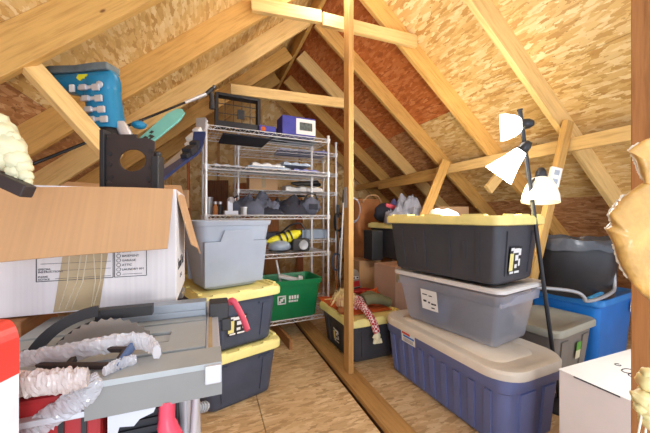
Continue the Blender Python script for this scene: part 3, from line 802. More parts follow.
MB().box((0, 0, .075), (.19, .15, .13)).build('cabinet', 'black', sp, .012); MB().lathe([(.052, 0), (.05, .01), (.02, .004)], 20, frame((.02, -.076, .075), (1, 0, 0), (0, 0, 1), (0, -1, 0))).build('cone', 'steel', sp, smooth=50)
# --- green recycling bin on the bottom level
gb = thing('recycling_bin', 'green open recycling bin on the bottom shelf', 'bin', onA(.835, .16, 0) + Vector((0, 0, .0)), AR)
lx, ly, H = .60, .40, .40
b = MB(); tp = lambda z, g=0: rr(lx - .08 + .08 * z / H + g, ly - .08 + .08 * z / H + g, .05, z)
b.loft([tp(0, -.02), tp(.012), tp(H - .05), tp(H - .048, .03), tp(H, .035), tp(H, .005), tp(H - .03, -.012), tp(.015, -.014)])
b.build('body', 'bin_green', gb, smooth=40)
b = MB(); y0 = -ly / 2 + .018
for (x, z, a, c) in ((-.13, .17, .085, .012), (-.13, .245, .085, .012), (-.168, .207, .012, .085), (-.092, .207, .012, .085), (-.13, .207, .03, .03), (-.146, .19, .02, .02), (-.112, .224, .022, .02)):
    b.box((x, y0 - .004, z), (a, .002, c))
for k in range(4): b.box((-.045 + .028 * k, y0 - .004, .225), (.019, .002, .036))
for k in range(6): b.box((-.05 + .017 * k, y0 - .002, .186), (.012, .002, .018))
b.build('emblem', 'white', gb)
o = MB().box((0, 0, 0), (.26, .07, .03)).box((.10, 0, .02), (.05, .07, .05)).build('plastic_part', 'white', None, .006); o.location = onA(.85, .13, 0) + Vector((0, 0, .385)); o.rotation_euler = (R(8), R(14), R(-12))
tag(o, 'white plastic bracket lying in the green bin', 'bracket')
o = MB().tube([(0, 0, 0), (-.06, .03, .34)], .011, 8).build('stick', 'white', None, smooth=60); o.location = onA(.77, .16, 0) + Vector((0, 0, .24)); tag(o, 'white stick poking out of the green bin', 'stick')

# ================================================================== things leaning around the shelves
def lean(name, label, cat, mat, p0, p1, w, th, facing=FW):
    o = beam(name, p0, p1, w, th, facing, mat, None, .004); return tag(o, label, cat)
lean('plank', 'dark brown board leaning on the back wall behind the shelves', 'board', 'dark_board', (.12, 5.26, .0), (.12, 5.29, 1.85), .34, .02)
lean('plank', 'reddish wood panel behind the shelves at left of the rear shelf', 'board', 'wood_red', (.54, 5.20, .0), (.54, 5.27, 1.82), .34, .02)
lean('plank', 'tan board standing behind the rear wire shelf', 'board', 'lumber_brown', (1.0, 5.18, .0), (1.0, 5.25, 1.62), .25, .03)
lean('plank', 'narrow red brown board standing behind the rear wire shelf', 'board', 'wood_red', (1.5, 5.16, .0), (1.5, 5.24, 1.58), .12, .03)
lean('plank', 'thin dark strip standing at the left of the front shelf', 'strip', 'wood_red', at_y(191, 330, 3.0), at_y(188, 150, 3.1), .02, .03)
lean('plank', 'short pale wood block hanging behind the left of the shelf', 'board', 'carton_tan', at_y(186, 208, 3.0), at_y(186, 190, 3.0), .05, .03)
o = MB().box((0, 0, 0), (.76, .02, 1.34)).build('insulation_panel', 'insul'); o.location = (-.54, 5.27, .67); tag(o, 'faded yellow panel on the back wall at left of the shelves', 'panel')
# uprights right of the shelf
for k, (u0, v0, u1, v1, y, r, m, lab) in enumerate(((339, 300, 344, 190, 3.3, .016, 'white', 'white ski pole leaning right of the wire shelf'), (336, 312, 338, 205, 3.4, .02, 'brownbag', 'brown wooden handle leaning right of the wire shelf'),
                                                (341, 318, 336, 215, 3.25, .014, 'black', 'black pole crossing the white one right of the wire shelf'), (334.5, 314, 341, 228, 3.5, .018, 'steel', 'grey metal pole leaning behind the white pole'))):
    p0 = at_y(u0, v0, y); p0.z = max(p0.z, .02); p1 = at_y(u1, v1, y + .1)
    q = thing('ski_pole', lab, 'pole', p0, 0, 'poles leaning by the shelf'); d = p1 - p0
    MB().tube([(0, 0, 0), d * .9], r * .6, 8).build('shaft', m, q, smooth=60); MB().tube([d * .88, d], r, 8).build('grip', 'black', q, smooth=60)
for k, (u, v, y, rx, rz_, m, lab) in enumerate(((339, 222, 3.42, .05, .11, 'black', 'black cable loop hanging between the shelf and the post'), (337, 262, 3.38, .045, .10, 'cloth_grey', 'grey cord loop hanging low between the shelf and the post'),
                                                (300, 200, 3.62, .10, .05, 'black', 'black hose loop hanging inside the rear shelf'))):
    c1 = at_y(u, v, y); b = MB()
    for q in range(3):
        b.tube([c1 + Vector((math.cos(a) * (rx + .005 * q), .010 * q, math.sin(a) * (rz_ + .008 * q) + .01 * math.sin(3 * a))) for a in [2 * PI * i / 22 for i in range(22)]], .006, 6, None, True)
    tag(b.build('cable_loop', m, smooth=60), lab, 'cable')
sh = thing('work_boot', 'tan work boot on the floor between the wire shelf and the doll tote', 'boot', at_z(338, 318, .0) + Vector((.02, .25, 0)), R(70))
MB().prism([(-.13, -.045), (-.05, -.05), (.08, -.05), (.14, -.02), (.14, .02), (.08, .05), (-.05, .05), (-.13, .045)], .025).build('sole', 'boot_dark', sh, .004)
MB().loft([[(-.02 + dx + a * math.cos(t), b_ * math.sin(t), z) for t in [2 * PI * i / 14 for i in range(14)]] for z, a, b_, dx in ((.025, .14, .05, .02), (.06, .14, .05, .02), (.09, .11, .05, -.01), (.12, .075, .05, -.05), (.20, .07, .05, -.06), (.24, .072, .052, -.06))]).build('upper', 'brownbag', sh, smooth=50)
for k, (x, y, h, r, m, lab) in enumerate(((.05, .30, .17, .035, 'steel', 'grey metal can at the back left of the middle shelf'), (.30, .34, .14, .04, 'white', 'white tub behind the clamp on the middle shelf'), (.36, .10, .07, .035, 'steel', 'short grey tin in front of the crumpled jacket'))):
    j = thing('can', lab, 'can', onA(x, y, 2), 0); MB().lathe([(r, 0), (r, h)], 16).build('body', m, j, smooth=50); MB().lathe([(r * 1.05, h), (r * 1.05, h + .008)], 16).build('lid', 'silver', j, smooth=50)
for k, (x, y, a, c, h, m, lab) in enumerate(((.18, .28, .24, .24, .17, 'cloth_dark', 'dark case at the left of the fourth shelf behind the grey tote'), (.45, .30, .22, .22, .13, 'carton_tan', 'small tan box at the back of the fourth shelf'))):
    o = MB().box((0, 0, h / 2), (a, c, h)).build('storage_box', m, None, .006); o.location = onA(x, y, 1); o.rotation_euler.z = AR; tag(o, lab, 'box')
o = MB().box((0, 0, .06), (.34, .28, .12)).build('storage_box', 'bluegrey', None, .01); o.location = onB(.95, .2, 1); tag(o, 'grey blue flat case on the rear shelf behind the yellow toy', 'box')
o = MB().box((0, 0, .045), (.4, .3, .09)).build('storage_box', 'cloth_grey', None, .01); o.location = onB(.35, .2, 1); tag(o, 'dark grey flat case on the rear shelf behind the green bin', 'box')
# coiled cable hanging near the post
c0 = at_y(354, 210, 3.3); b = MB()
for k in range(4):
    pts = [c0 + Vector((math.cos(a) * (.075 + .006 * k) * C_, -math.cos(a) * .075 * S_ + .012 * k, math.sin(a) * (.135 + .008 * k))) for a in [2 * PI * i / 24 for i in range(24)]]
    b.tube(pts, .006, 6, None, True)
tag(b.build('cable_coil', 'cloth_pale', smooth=60), 'coiled pale cable hanging just right of the post', 'cable')

# left of the shelf: skis with bindings
for k, (a, b_, y0, y1, m, lab) in enumerate(((( 150, 186), (203, 148), 1.9, 2.5, 'ski_blue', 'dark blue ski pointing up towards the wire shelf'), ((158, 178), (207, 132), 2.3, 2.75, 'silver', 'pale grey ski behind the dark blue ski'))):
    p0, p1 = at_y(a[0], a[1], y0), at_y(b_[0], b_[1], y1)
    q = thing('ski', lab, 'ski', p0, 0, 'skis left of the shelf'); d = p1 - p0; L = d.length; x = d.normalized(); z = UP - x * UP.dot(x); z.normalize(); y = z.cross(x)
    T = frame((0, 0, 0), x, y, z); n = 12
    MB().loft([[(L * i / n, -.045 + .012 * math.sin(PI * i / n), (.0 if i < 10 else .012 * (i - 9) ** 2)), (L * i / n, .045 - .012 * math.sin(PI * i / n), (.0 if i < 10 else .012 * (i - 9) ** 2)),
               (L * i / n, .045 - .012 * math.sin(PI * i / n), .018 + (.0 if i < 10 else .012 * (i - 9) ** 2)), (L * i / n, -.045 + .012 * math.sin(PI * i / n), .018 + (.0 if i < 10 else .012 * (i - 9) ** 2))] for i in range(n + 1)], T=T).build('board', m, q)
    bd = MB().box((L * .72, 0, .045), (.10, .07, .05), T).box((L * .84, 0, .05), (.05, .06, .07), T).box((L * .62, 0, .03), (.06, .05, .03), T).build('binding', 'boot_dark' if k == 0 else 'white', q, .006)
tl = thing('ski', 'teal ski tip with black marks resting against the left rafters', 'ski', at_d(153, 136, 1.75), 0, 'skis left of the shelf')
d = at_d(181, 112, 1.95) - at_d(148, 140, 1.75); x = d.normalized(); z = (-FW - x * (-FW).dot(x)).normalized(); y = z.cross(x); T = frame((0, 0, 0), x, y, z)
MB().prism([(-.10, -.035), (.20, -.045), (.27, -.03), (.29, 0), (.27, .03), (.20, .045), (-.10, .035)], .016, T).build('board', 'teal', tl, .003)
b = MB()
for (px_, py_, a, c) in ((-.05, .01, .03, .02), (-.02, -.008, .02, .028), (.01, .012, .022, .016), (-.035, -.014, .03, .01)): b.box((px_, py_, .0165), (a, c, .001), T)
b.build('mark', 'black', tl)

# ================================================================== items behind the doll tote
tag(MB().box((0, 0, .17), (.15, .22, .36)).build('dark_case', 'black', None, .012, loc=(1.93, 3.30, .60)), 'tall dark case standing behind the doll and the pink box', 'case')
o = [x for x in COL.objects if x.name.startswith('dark_case')][0]
o.location = (1.86, 3.22, .735)
tag(MB().box((0, 0, .35), (.30, .36, .70)).build('crate', 'carton_brown', None, .006, loc=(1.86, 3.47, 0.0)), 'brown carton under the tall dark case, behind the doll', 'box')
bg = thing('paper_bag', 'tall crumpled brown paper bag right of the post', 'bag', (2.12, 3.90, 0), R(10))
b = MB(); rings = []
for i in range(15):
    z = 1.5 * i / 14; rings.append([(p[0] + .03 * noise.noise(Vector((p[0] * 5, p[1] * 5, z * 4))), p[1] + .03 * noise.noise(Vector((p[0] * 5 + 9, p[1] * 5, z * 4))), z) for p in rr(.40 - .05 * math.sin(i), .3, .05, 0, 3)])
b.loft(rings).build('body', 'brownbag', bg, smooth=50)
b = MB().tube(spl([(-.17, -.16, 1.45), (-.08, -.18, 1.54), (.08, -.18, 1.54), (.17, -.16, 1.45)], 5), .012, 6); b.build('fold', 'carton_tan', bg)
pbx = thing('cardboard_box', 'pinkish cardboard box standing left of the clear tote', 'box', (1.62, 3.02, .39), R(8))
pbx.location = (1.88, 2.78, .0); MB().box((0, 0, .3675), (.30, .34, .733)).build('carton', 'carton_pink', pbx, .004); MB().box((0, -.171, .62), (.28, .003, .08)).build('tape', 'tape', pbx)
# small board with graphics
bd = thing('skimboard', 'small grey board with red and white graphics leaning behind the doll', 'board', (1.52, 2.985, .40), 0, None, (R(-16), 0, R(14)))
pl = [(-.06, 0), (.06, 0), (.065, .03), (.065, .21), (.05, .25), (.0, .265), (-.05, .25), (-.065, .21), (-.065, .03)]
MB().prism(pl, .018, frame((0, 0, 0), (1, 0, 0), (0, 0, 1), (0, -1, 0))).build('deck', 'tote_taupe', bd, .004)
b = MB(); b.mat(0).box((0, -.019, .10), (.095, .003, .06)); b.mat(1).box((0, -.019, .165), (.10, .003, .03)); b.mat(2).box((-.02, -.0195, .165), (.03, .003, .02)).box((.03, -.0195, .165), (.03, .003, .02)); b.mat(2).box((0, -.019, .05), (.08, .003, .02))
b.build('graphic', ['saw_red', 'white', 'black'], bd)

# --- clutter on top of the rear stack
heap('clothes_pile', 'heap of grey scarves and cords behind the upper black tote', 'clothes', 'cloth_pale', (2.16, 2.99, 1.17), (.24, .27, .21), 9.3, 0, .9)
bk = thing('backpack', 'pink and dark blue backpack at the left of the scarf heap', 'backpack', (2.12, 3.36, 1.17), R(10))
MB().blob((0, 0, .12), (.16, .12, .125), 18, 12, .2, 6, None, 5).build('body', 'cloth_dark', bk, smooth=60)
MB().tube(spl([(-.04, -.05, .22), (.06, -.09, .19), (.12, -.11, .12), (.13, -.11, .05)], 5), .035, 10).build('flap', 'pink', bk, smooth=60)
MB().blob((.02, -.11, .10), (.05, .03, .06), 12, 8).build('pocket', 'bluegrey', bk, smooth=60)
cbx = thing('cardboard_box', 'open cardboard box under the purlin behind the yellow lid', 'box', (2.80, 3.02, 1.17), R(-12))
tbl = tote('storage_tote', 'dark tote under the open cardboard box, hidden behind the right stack', (2.88, 3.06, .0), R(-8), .36, .60, 1.165, .04, 'tote_black', None, 'plain', group=None)
wb, db, hb_ = .40, .34, .20
b = MB(); b.box((0, 0, .004), (wb, db, .006))
for s in (-1, 1): b.box((s * wb / 2, 0, hb_ / 2), (.006, db, hb_)); b.box((0, s * db / 2, hb_ / 2), (wb, .006, hb_))
b.build('carton', 'carton_tan', cbx)
b = MB(); b.box((-wb / 2 - .05, 0, hb_ - .02), (.12, db, .005)); b.build('flap', 'carton_brown', cbx)
pp = heap('crumpled_paper', 'crumpled white paper on the yellow lid of the upper black tote', 'paper', 'white', (1.60, 1.74, 1.258), (.14, .08, .045), 3.3, rC, .8)
heap('jumper', 'purple cloth tucked under the purlin behind the scarf heap', 'cloth', 'violet', (2.50, 3.7, 1.325), (.12, .1, .1), 5.5)
tag(MB().box((0, 0, .66), (.3, .34, 1.32)).build('carton_stack', 'carton_brown', None, .006, loc=(2.52, 3.74, .0)), 'tall brown carton behind the backpack under the purple cloth', 'box')

# ------------------------------------------------------------------ scarecrow doll
DZ = .385
dl = thing('scarecrow_doll', 'straw-haired scarecrow doll in red gingham lying on the black tote behind the post', 'doll', (1.16, 2.50, DZ))
MB().blob((-.015, .03, .085), (.075, .07, .075), 16, 12, .05).build('head', 'skin', dl, smooth=60)
b = MB()
for k in range(90):
    a = random.uniform(0, 2 * PI); e = random.uniform(.05, 1.5); d = Vector((math.cos(a) * math.cos(e), math.sin(a) * math.cos(e), math.sin(e)))
    p = Vector((-.015, .03, .09)) + Vector((d.x * .07, d.y * .065, d.z * .07))
    b.tube([p, p + d * .03 + Vector((0, 0, .01)), p + d * random.uniform(.05, .085) + Vector((0, -.01, -.035))], [.006, .005, .002], 4)
b.build('hair', 'straw', dl)
MB().blob((-.075, -.06, .035), (.035, .04, .03), 12, 8, .2).build('hat', 'brownbag', dl, smooth=60)
b = MB().loft([[(.06 + .16 * t, y * (1 - .2 * abs(t - .5)) + .06, max(.004, z * (.55 + .4 * math.sin(PI * (.2 + .7 * t))))) for y, z in ((-.075, .0), (-.06, .07), (0, .12), (.06, .07), (.075, .0))] for t in [i / 6 for i in range(7)]])
b.build('shirt', 'gingham', dl, smooth=60)
b = MB().tube(spl([(.08, -.0, .07), (.10, -.12, .075), (.11, -.235, .02), (.12, -.30, -.03), (.135, -.315, -.10)], 5), [.034] * 8 + [.03] * 13, 10); b.build('sleeve', 'gingham', dl, smooth=60)
b = MB().blob((.14, -.318, -.135), (.032, .026, .04), 10, 8, .2)
for k in range(4): b.tube([(.115 + .017 * k, -.322, -.155), (.108 + .022 * k, -.325, -.19)], .011, 6)
b.tube([(.115, -.325, -.115), (.095, -.33, -.14)], .010, 6)
b.build('hand', 'cream', dl, smooth=60)
for s, e in ((-.03, (.46, -.0, .035)), (.06, (.45, .12, .035))):
    MB().tube(spl([(.20, .03 + s * .5, .07), (.30, .03 + s, .085), e], 5), [.05] * 4 + [.052] * 3 + [.046] * 4, 10).build('trouser_leg', 'olive', dl, smooth=60)
MB().box((.455, .04, .03), (.03, .03, .02)).build('shoe', 'black', dl)
heap('orange_cloth', 'orange cloth bundle at the feet of the doll', 'cloth', 'orange', (1.54, 2.72, DZ), (.11, .17, .09), 2.2)
flat_item('cardboard_sheet', 'orange brown card sheet under the doll on the black tote', 'card', 'orange', (1.33, 2.72, DZ - .006), (.50, .66, .004), R(2), .001)
MB_ = MB().blob((0, 0, .03), (.13, .05, .03), 14, 8, .2); o = MB_.build('red_cloth', 'saw_red', smooth=60); o.location = (1.55, 2.93, DZ + .02); tag(o, 'dark red cloth roll in front of the small grey board', 'cloth')
o = beam('offcut', at_z(268, 322, .0), at_z(291, 350, .0), .03, .10, (0, 0, 1), 'lumber_brown'); o.location.z = .051; tag(o, 'wood offcut on the floor between left totes and green bin', 'board')

# ================================================================== left side: saw and moving box
TZ = .93
saw = thing('table_saw', 'red jobsite table saw with grey metal top at lower left', 'table saw', (0, 0, 0))
X0, X1, Y0, Y1 = -.47, -.012, .70, 1.20
b = MB(); zc = TZ - .006
# top as strips leaving two slots that run across, and the blade opening
sl = [(.785, .800), (.995, 1.010)]
ys = [Y0, sl[0][0], sl[0][1], sl[1][0], sl[1][1], Y1]
for i in range(0, 5):
    y0, y1 = ys[i], ys[i + 1]
    if i % 2: b.box(((X0 + X1) / 2, (y0 + y1) / 2, TZ - .016), (X1 - X0, y1 - y0, .012))
    elif i == 2:
        for xa, xb, ya, yb in ((X0, -.42, y0, y1), (-.10, X1, y0, y1), (-.42, -.10, y0, .86), (-.42, -.10, .935, y1)): b.box(((xa + xb) / 2, (ya + yb) / 2, zc), (xb - xa, yb - ya, .012))
    elif i == 0:
        b.box(((-.190 + X1) / 2, (y0 + y1) / 2, zc), (X1 + .262, y1 - y0, .012)); b.box(((X0 - .264) / 2, (.715 + y1) / 2, zc), (-.192 - X0, y1 - .715, .012))
    else: b.box(((X0 + X1) / 2, (y0 + y1) / 2, zc), (X1 - X0, y1 - y0, .012))
b.build('table_top', 'alu', saw)
b = MB(); b.box(((-.190 + X1) / 2, Y0 + .006, TZ - .043), (X1 + .262, .008, .060)); b.box((X1 - .006, (Y0 + Y1) / 2 + .01, TZ - .043), (.008, Y1 - Y0 - .03, .060))
b.box((-.186, Y0 + .06, TZ - .043), (.008, .09, .060)); b.build('apron', 'alu_dark', saw)
MB().box((-.24, .90, TZ - .008), (.30, .045, .008)).box((-.13, .90, TZ - .02), (.04, .05, .004)).build('throat_plate', 'alu', saw, .002)
# blade
n = 40; pr = []
for i in range(n * 2):
    a = 2 * PI * i / (n * 2); r = .127 if i % 2 else .120; pr.append((r * math.cos(a), r * math.sin(a)))
bl = MB().prism(pr, .0026, frame((-.245, .902, TZ - .062), (1, 0, 0), (0, 0, 1), (0, -1, 0))).build('blade', 'blade', saw)
MB().lathe([(.03, 0), (.03, .006)], 20, frame((-.245, .899, TZ - .062), (1, 0, 0), (0, 0, 1), (0, -1, 0))).build('arbor', 'black', saw)
# guard arms behind the blade
def arc_band(cx, cz, r0, r1, a0, a1, y, th, n=14):
    p = [(cx + r1 * math.cos(R(a0 + (a1 - a0) * i / n)), cz + r1 * math.sin(R(a0 + (a1 - a0) * i / n))) for i in range(n + 1)]
    p += [(cx + r0 * math.cos(R(a1 + (a0 - a1) * i / n)), cz + r0 * math.sin(R(a1 + (a0 - a1) * i / n))) for i in range(n + 1)]
    return p, frame((0, y, 0), (1, 0, 0), (0, 0, 1), (0, -1, 0))
b = MB()
for r0, r1, y in ((.150, .176, .935), (.118, .136, .952)):
    p, T = arc_band(-.255, TZ - .085, r0, r1, 95, 168, y, .01); b.prism(p, .012, T)
b.box((-.215, .955, TZ + .062), (.13, .03, .026)); b.build('guard_arm', 'black', saw)
# rip fence across the top and its latch on the front rail
b = MB(); b.box(((-.30 + X1) / 2, 1.075, TZ + .022), (X1 + .30, .05, .044)); b.box(((-.30 + X1) / 2, 1.047, TZ + .010), (X1 + .30, .006, .02)); b.build('rip_fence', 'alu_blue', saw, .003)
b = MB(); b.box((X1 + .018, (Y0 + Y1) / 2 + .01, TZ - .022), (.034, Y1 - Y0 + .04, .04)); b.build('front_rail', 'silver', saw, .003)
b = MB(); b.box((X1 + .012, (Y0 + Y1) / 2, TZ - .0015), (.010, Y1 - Y0 - .02, .002)); b.build('scale_strip', 'tape', saw)
MB().box((X1 + .038, 1.06, TZ + .01), (.06, .07, .06)).box((X1 + .06, 1.03, TZ - .03), (.03, .03, .04)).build('fence_carriage', 'black', saw, .004)
MB().tube(spl([(X1 + .07, 1.06, TZ + .03), (X1 + .085, 1.05, TZ + .035), (X1 + .11, 1.03, TZ - .01), (X1 + .125, 1.0, TZ - .05)], 4), [.011] * 5 + [.010] * 8, 8).build('latch_lever', 'lever_red', saw, smooth=60)
# red housing below with dark slots
b = MB().box((-.365, .925, TZ - .19), (.32, .40, .33)); b.build('housing', 'saw_red', saw, .008)
for k in range(8):
    MB().box((-.485 + .036 * k, .7235, TZ - .185), (.009, .005, .22)).build('vent_slot', 'black', saw)
MB().box((-.34, .716, TZ - .062), (.27, .02, .012)).build('rack_bar', 'silver', saw, .002)
MB().prism([(-.19, 0), (-.105, .0), (-.11, -.012), (-.135, -.02), (-.145, -.032), (-.170, -.028), (-.175, -.045), (-.19, -.05)], .004, frame((0, .712, TZ - .074), (1, 0, 0), (0, 0, 1), (0, -1, 0))).build('bracket', 'silver', saw)
b = MB().box((-.135, .86, TZ - .195), (.13, .22, .24))
for k in range(11): b.box((-.135, .747, TZ - .085 - .018 * k), (.12, .006, .007))
b.build('motor_grille', 'boot_dark', saw)
for x in (-.44, -.06):
    for y in (.80, 1.14): MB().tube([(x, y, TZ - .05), (x + (.03 if x > -.3 else -.03), y, 0)], .016, 8).build('leg', 'silver', saw, smooth=60)
MB().tube(spl([(-.085, .715, TZ - .07), (-.085, .71, TZ - .12), (-.07, .705, TZ - .16), (-.085, .71, TZ - .21)], 4), [.016] * 4 + [.02] * 5 + [.018] * 4, 8).build('clamp_handle', 'pinkred', saw, smooth=60)
MB().tube([(-.03, .75, TZ - .07), (-.04, .77, TZ - .24), (-.05, .78, .02)], .009, 8).build('leg_rod', 'silver', saw, smooth=60)
b = MB(); b.tube([at_d(190, 410, 1.05) + FW * 0, at_d(207, 406, 1.12)], .014, 10)
for k in range(6): b.tube([at_d(191 + 2.6 * k, 409.8 - .6 * k, 1.053 + .011 * k), at_d(192.2 + 2.6 * k, 409.5 - .6 * k, 1.058 + .011 * k)], .019, 10)
b.build('hose', 'steel', saw, smooth=60)
ps = thing('push_stick', 'dark plastic push stick lying on the saw top', 'push stick', at_z(84, 361, TZ + .01) + Vector((0, 0, -.0)))
T = frame((0, 0, .006), RT, UP * .45 + FW * .9, RT.cross(UP * .45 + FW * .9).normalized())
b = MB()
for (x, y, a, c) in ((0, .022, .17, .008), (0, -.018, .17, .010), (-.02, 0, .012, .04), (.08, .002, .014, .05), (-.075, .0, .014, .04)): b.box((x, y, 0), (a, c, .014), T)
b.build('body', 'bracket', ps, .003); MB().box((.086, .004, .0), (.006, .055, .02), T).build('end_cap', 'denim', ps)

def wrapped(name, label, pts, rad, seed, mats=('wrap',)):
    P = spl(pts, 13); n = 16; b = MB(); rings = []
    for k, p in enumerate(P):
        d = (P[min(k + 1, len(P) - 1)] - P[max(k - 1, 0)]).normalized(); u = d.cross(FW).normalized(); w = d.cross(u)
        t = k / (len(P) - 1); r = rad * (1 - .25 * abs(2 * t - 1) ** 3)
        rings.append([p + (u * math.cos(a) + w * .55 * math.sin(a)) * r * (1 + .22 * noise.noise(Vector((k * .4 + seed, math.cos(a) * 2, math.sin(a) * 2))) + .34 * noise.noise(Vector((k * 1.3 + seed, math.cos(a) * 5, math.sin(a) * 5)))) for a in [2 * PI * i / n for i in range(n)]])
    o = b.loft(rings).build(name, mats[0]); return tag(o, label, 'wrapped part', 'plastic wrapped parts')
ZW = TZ + .024
wrapped('wrapped_part', 'part in clear plastic wrap curving in front of the saw blade', [at_z(10, 361, ZW), at_z(48, 356, ZW), at_z(95, 347, ZW + .01), at_z(132, 341, ZW + .01), at_z(150, 344, ZW), at_z(157, 352, ZW)], .019, 2)
wrapped('wrapped_part', 'part in plastic wrap pointing down across the red saw housing', [at_d(88, 376, .585), at_d(91, 388, .58), at_d(74, 402, .575), at_d(50, 417, .57), at_d(28, 432, .565), at_d(8, 446, .56)], .021, 5)
wrapped('wrapped_part', 'pinkish tan wrapped part lying level at the left of the saw', [at_z(6, 384, ZW), at_z(30, 384, ZW), at_z(62, 381, ZW), at_z(88, 377, ZW)], .022, 8, ('wrap_tan',))
wrapped('wrapped_part', 'small wrapped piece on the saw top beside the push stick', [at_z(104, 372, TZ + .01), at_z(120, 364, TZ + .01), at_z(136, 359, TZ + .01)], .012, 11)

# moving box
mb = thing('moving_box', 'white printed moving box with brown flap open, on the table saw', 'box', (-.352, 1.14, TZ + .028), 0)
Wb, Db, Hb = .480, .36, .385
b = MB(); b.box((0, Db / 2, .004), (Wb, Db, .006))
b.mat(0); b.box((0, 0, Hb / 2), (Wb, .006, Hb)); b.box((0, Db, Hb / 2), (Wb, .006, Hb)); b.build('front_panel', 'carton_white', mb)
for sg in (-1, 1): MB().box((sg * Wb / 2, Db / 2, Hb / 2), (.006, Db, Hb)).build('side_panel', 'carton_white_y', mb)
# front flap: folded over and hanging in front, brown inside out
def sheet(name, quad, th, mat, nx=8, ny=4, wav=.004):
    a, c, d, e = [Vector(q) for q in quad]; N = (c - a).cross(e - a).normalized(); b = MB(); vs = []; fs = []
    for k in (0, 1):
        for j in range(ny + 1):
            for i in range(nx + 1):
                s, t = i / nx, j / ny
                p = (a * (1 - s) + c * s) * (1 - t) + (e * (1 - s) + d * s) * t
                vs.append(p + N * (th * k + wav * math.sin(3.1 * s * 2 + 2 * t)))
    n1 = (nx + 1) * (ny + 1); I = lambda k, i, j: k * n1 + j * (nx + 1) + i
    for j in range(ny):
        for i in range(nx):
            fs.append((I(0, i, j), I(0, i + 1, j), I(0, i + 1, j + 1), I(0, i, j + 1))); fs.append((I(1, i, j), I(1, i, j + 1), I(1, i + 1, j + 1), I(1, i + 1, j)))
    for i in range(nx):
        fs.append((I(0, i, 0), I(1, i, 0), I(1, i + 1, 0), I(0, i + 1, 0))); fs.append((I(0, i, ny), I(0, i + 1, ny), I(1, i + 1, ny), I(1, i, ny)))
    for j in range(ny):
        fs.append((I(0, 0, j), I(0, 0, j + 1), I(1, 0, j + 1), I(1, 0, j))); fs.append((I(0, nx, j), I(1, nx, j), I(1, nx, j + 1), I(0, nx, j + 1)))
    return b.add(vs, fs).build(name, mat, mb, smooth=40)
sheet('flap', [(-Wb / 2 + .004, -.005, Hb), (Wb / 2 - .006, -.005, Hb), (Wb / 2 - .012, -.10, Hb - .190), (-Wb / 2 + .02, -.10, Hb - .215)], .004, 'carton_brown')
sheet('flap', [(Wb / 2 + .004, -.0, Hb), (Wb / 2 + .004, Db, Hb - .01), (Wb / 2 + .075, Db - .03, Hb - .26), (Wb / 2 + .05, .12, Hb - .20)], .004, 'carton_tan')
sheet('flap', [(-Wb / 2, Db, Hb), (Wb / 2, Db, Hb), (Wb / 2 - .02, Db + .10, Hb + .05), (-Wb / 2 + .02, Db + .10, Hb + .05)], .004, 'carton_tan')
# tape and print on the front
b = MB(); b.add([(-.065, -.0042, .19), (.05, -.0042, .19), (.025, -.0042, .003), (-.09, -.0042, .003)], [(0, 1, 2, 3)])
b.add([(-.065, -.0036, .19), (.05, -.0036, .19), (.025, -.0036, .003), (-.09, -.0036, .003)], [(3, 2, 1, 0)]); b.build('tape', 'tape', mb)
b = MB()
for x0, x1 in ((-.02, -.06), (-.005, -.045), (.01, .005), (.032, .01), (-.05, -.076)): b.tube([(x0, -.0045, .185), ((x0 + x1) / 2 + .008, -.005, .09), (x1, -.0045, .01)], .0014, 4)
b.build('tape_crease', 'tape_gloss', mb)
b = MB(); fx = lambda x0, x1, z0, z1: (b.box(((x0 + x1) / 2, -.0042, z0), (x1 - x0, .001, .0018)), b.box((x0, -.0042, (z0 + z1) / 2), (.0018, .001, z1 - z0)), b.box((x1, -.0042, (z0 + z1) / 2), (.0018, .001, z1 - z0)))
fx(-.130, .062, .098, .20); fx(.066, .155, .098, .20)
for z, xa in ((.150, -.12), (.128, -.07), (.104, -.085)): b.box(((xa + .056) / 2, -.0042, z), (.056 - xa, .001, .001))
for k in range(6):
    zz = .180 - .0145 * k
    pts = [(.077 + .0055 * math.cos(a), -.0045, zz + .0055 * math.sin(a)) for a in [2 * PI * i / 12 for i in range(12)]]
    b.tube(pts, .0007, 4, None, True)
b.box((.115, -.0042, .106), (.055, .001, .001))
b.build('printed_lines', 'ink', mb)
FT = lambda x, z: frame((x, -.0042, z), (1, 0, 0), (0, 0, 1), (0, -1, 0))
for k, w in enumerate(('BATH', 'BASEMENT', 'GARAGE', 'ATTIC', 'LAUNDRY RM')): text('printed_text', w, .0098, 'ink', mb, FT(.086, .176 - .0145 * k))
for k, w in enumerate(('SPECIAL', 'INSTRUCTIONS')): text('printed_text', w, .0085, 'ink', mb, FT(-.126, .131 - .008 * k))
for k, w in enumerate(('PLEASE', 'NOTICE')): text('printed_text', w, .0075, 'ink', mb, FT(-.126, .109 - .008 * k))
text('printed_text', 'Small Box', .058, 'ink', mb, frame((Wb / 2 + .0042, .05, .10), (0, 1, 0), (0, 0, 1), (1, 0, 0)))
b = MB().box((Wb / 2 + .0042, .16, .062), (.001, .07, .003)).box((Wb / 2 + .0042, .16, .070), (.001, .06, .003)); b.build('printed_line', 'ink', mb)
# brown dark wood piece below the box on the left
tag(beam('wood_block', (-.55, 1.32, TZ - .02), (-.55, 1.10, TZ - .02), .10, .085, (0, 0, 1), 'lumber_brown'), 'brown wood block under the left end of the moving box', 'wood block')
tag(beam('wood_block', (-.20, 1.34, TZ + .012), (-.10, 1.34, TZ + .012), .10, .022, (0, 0, 1), 'alu_dark'), 'grey block under the right end of the moving box', 'block')

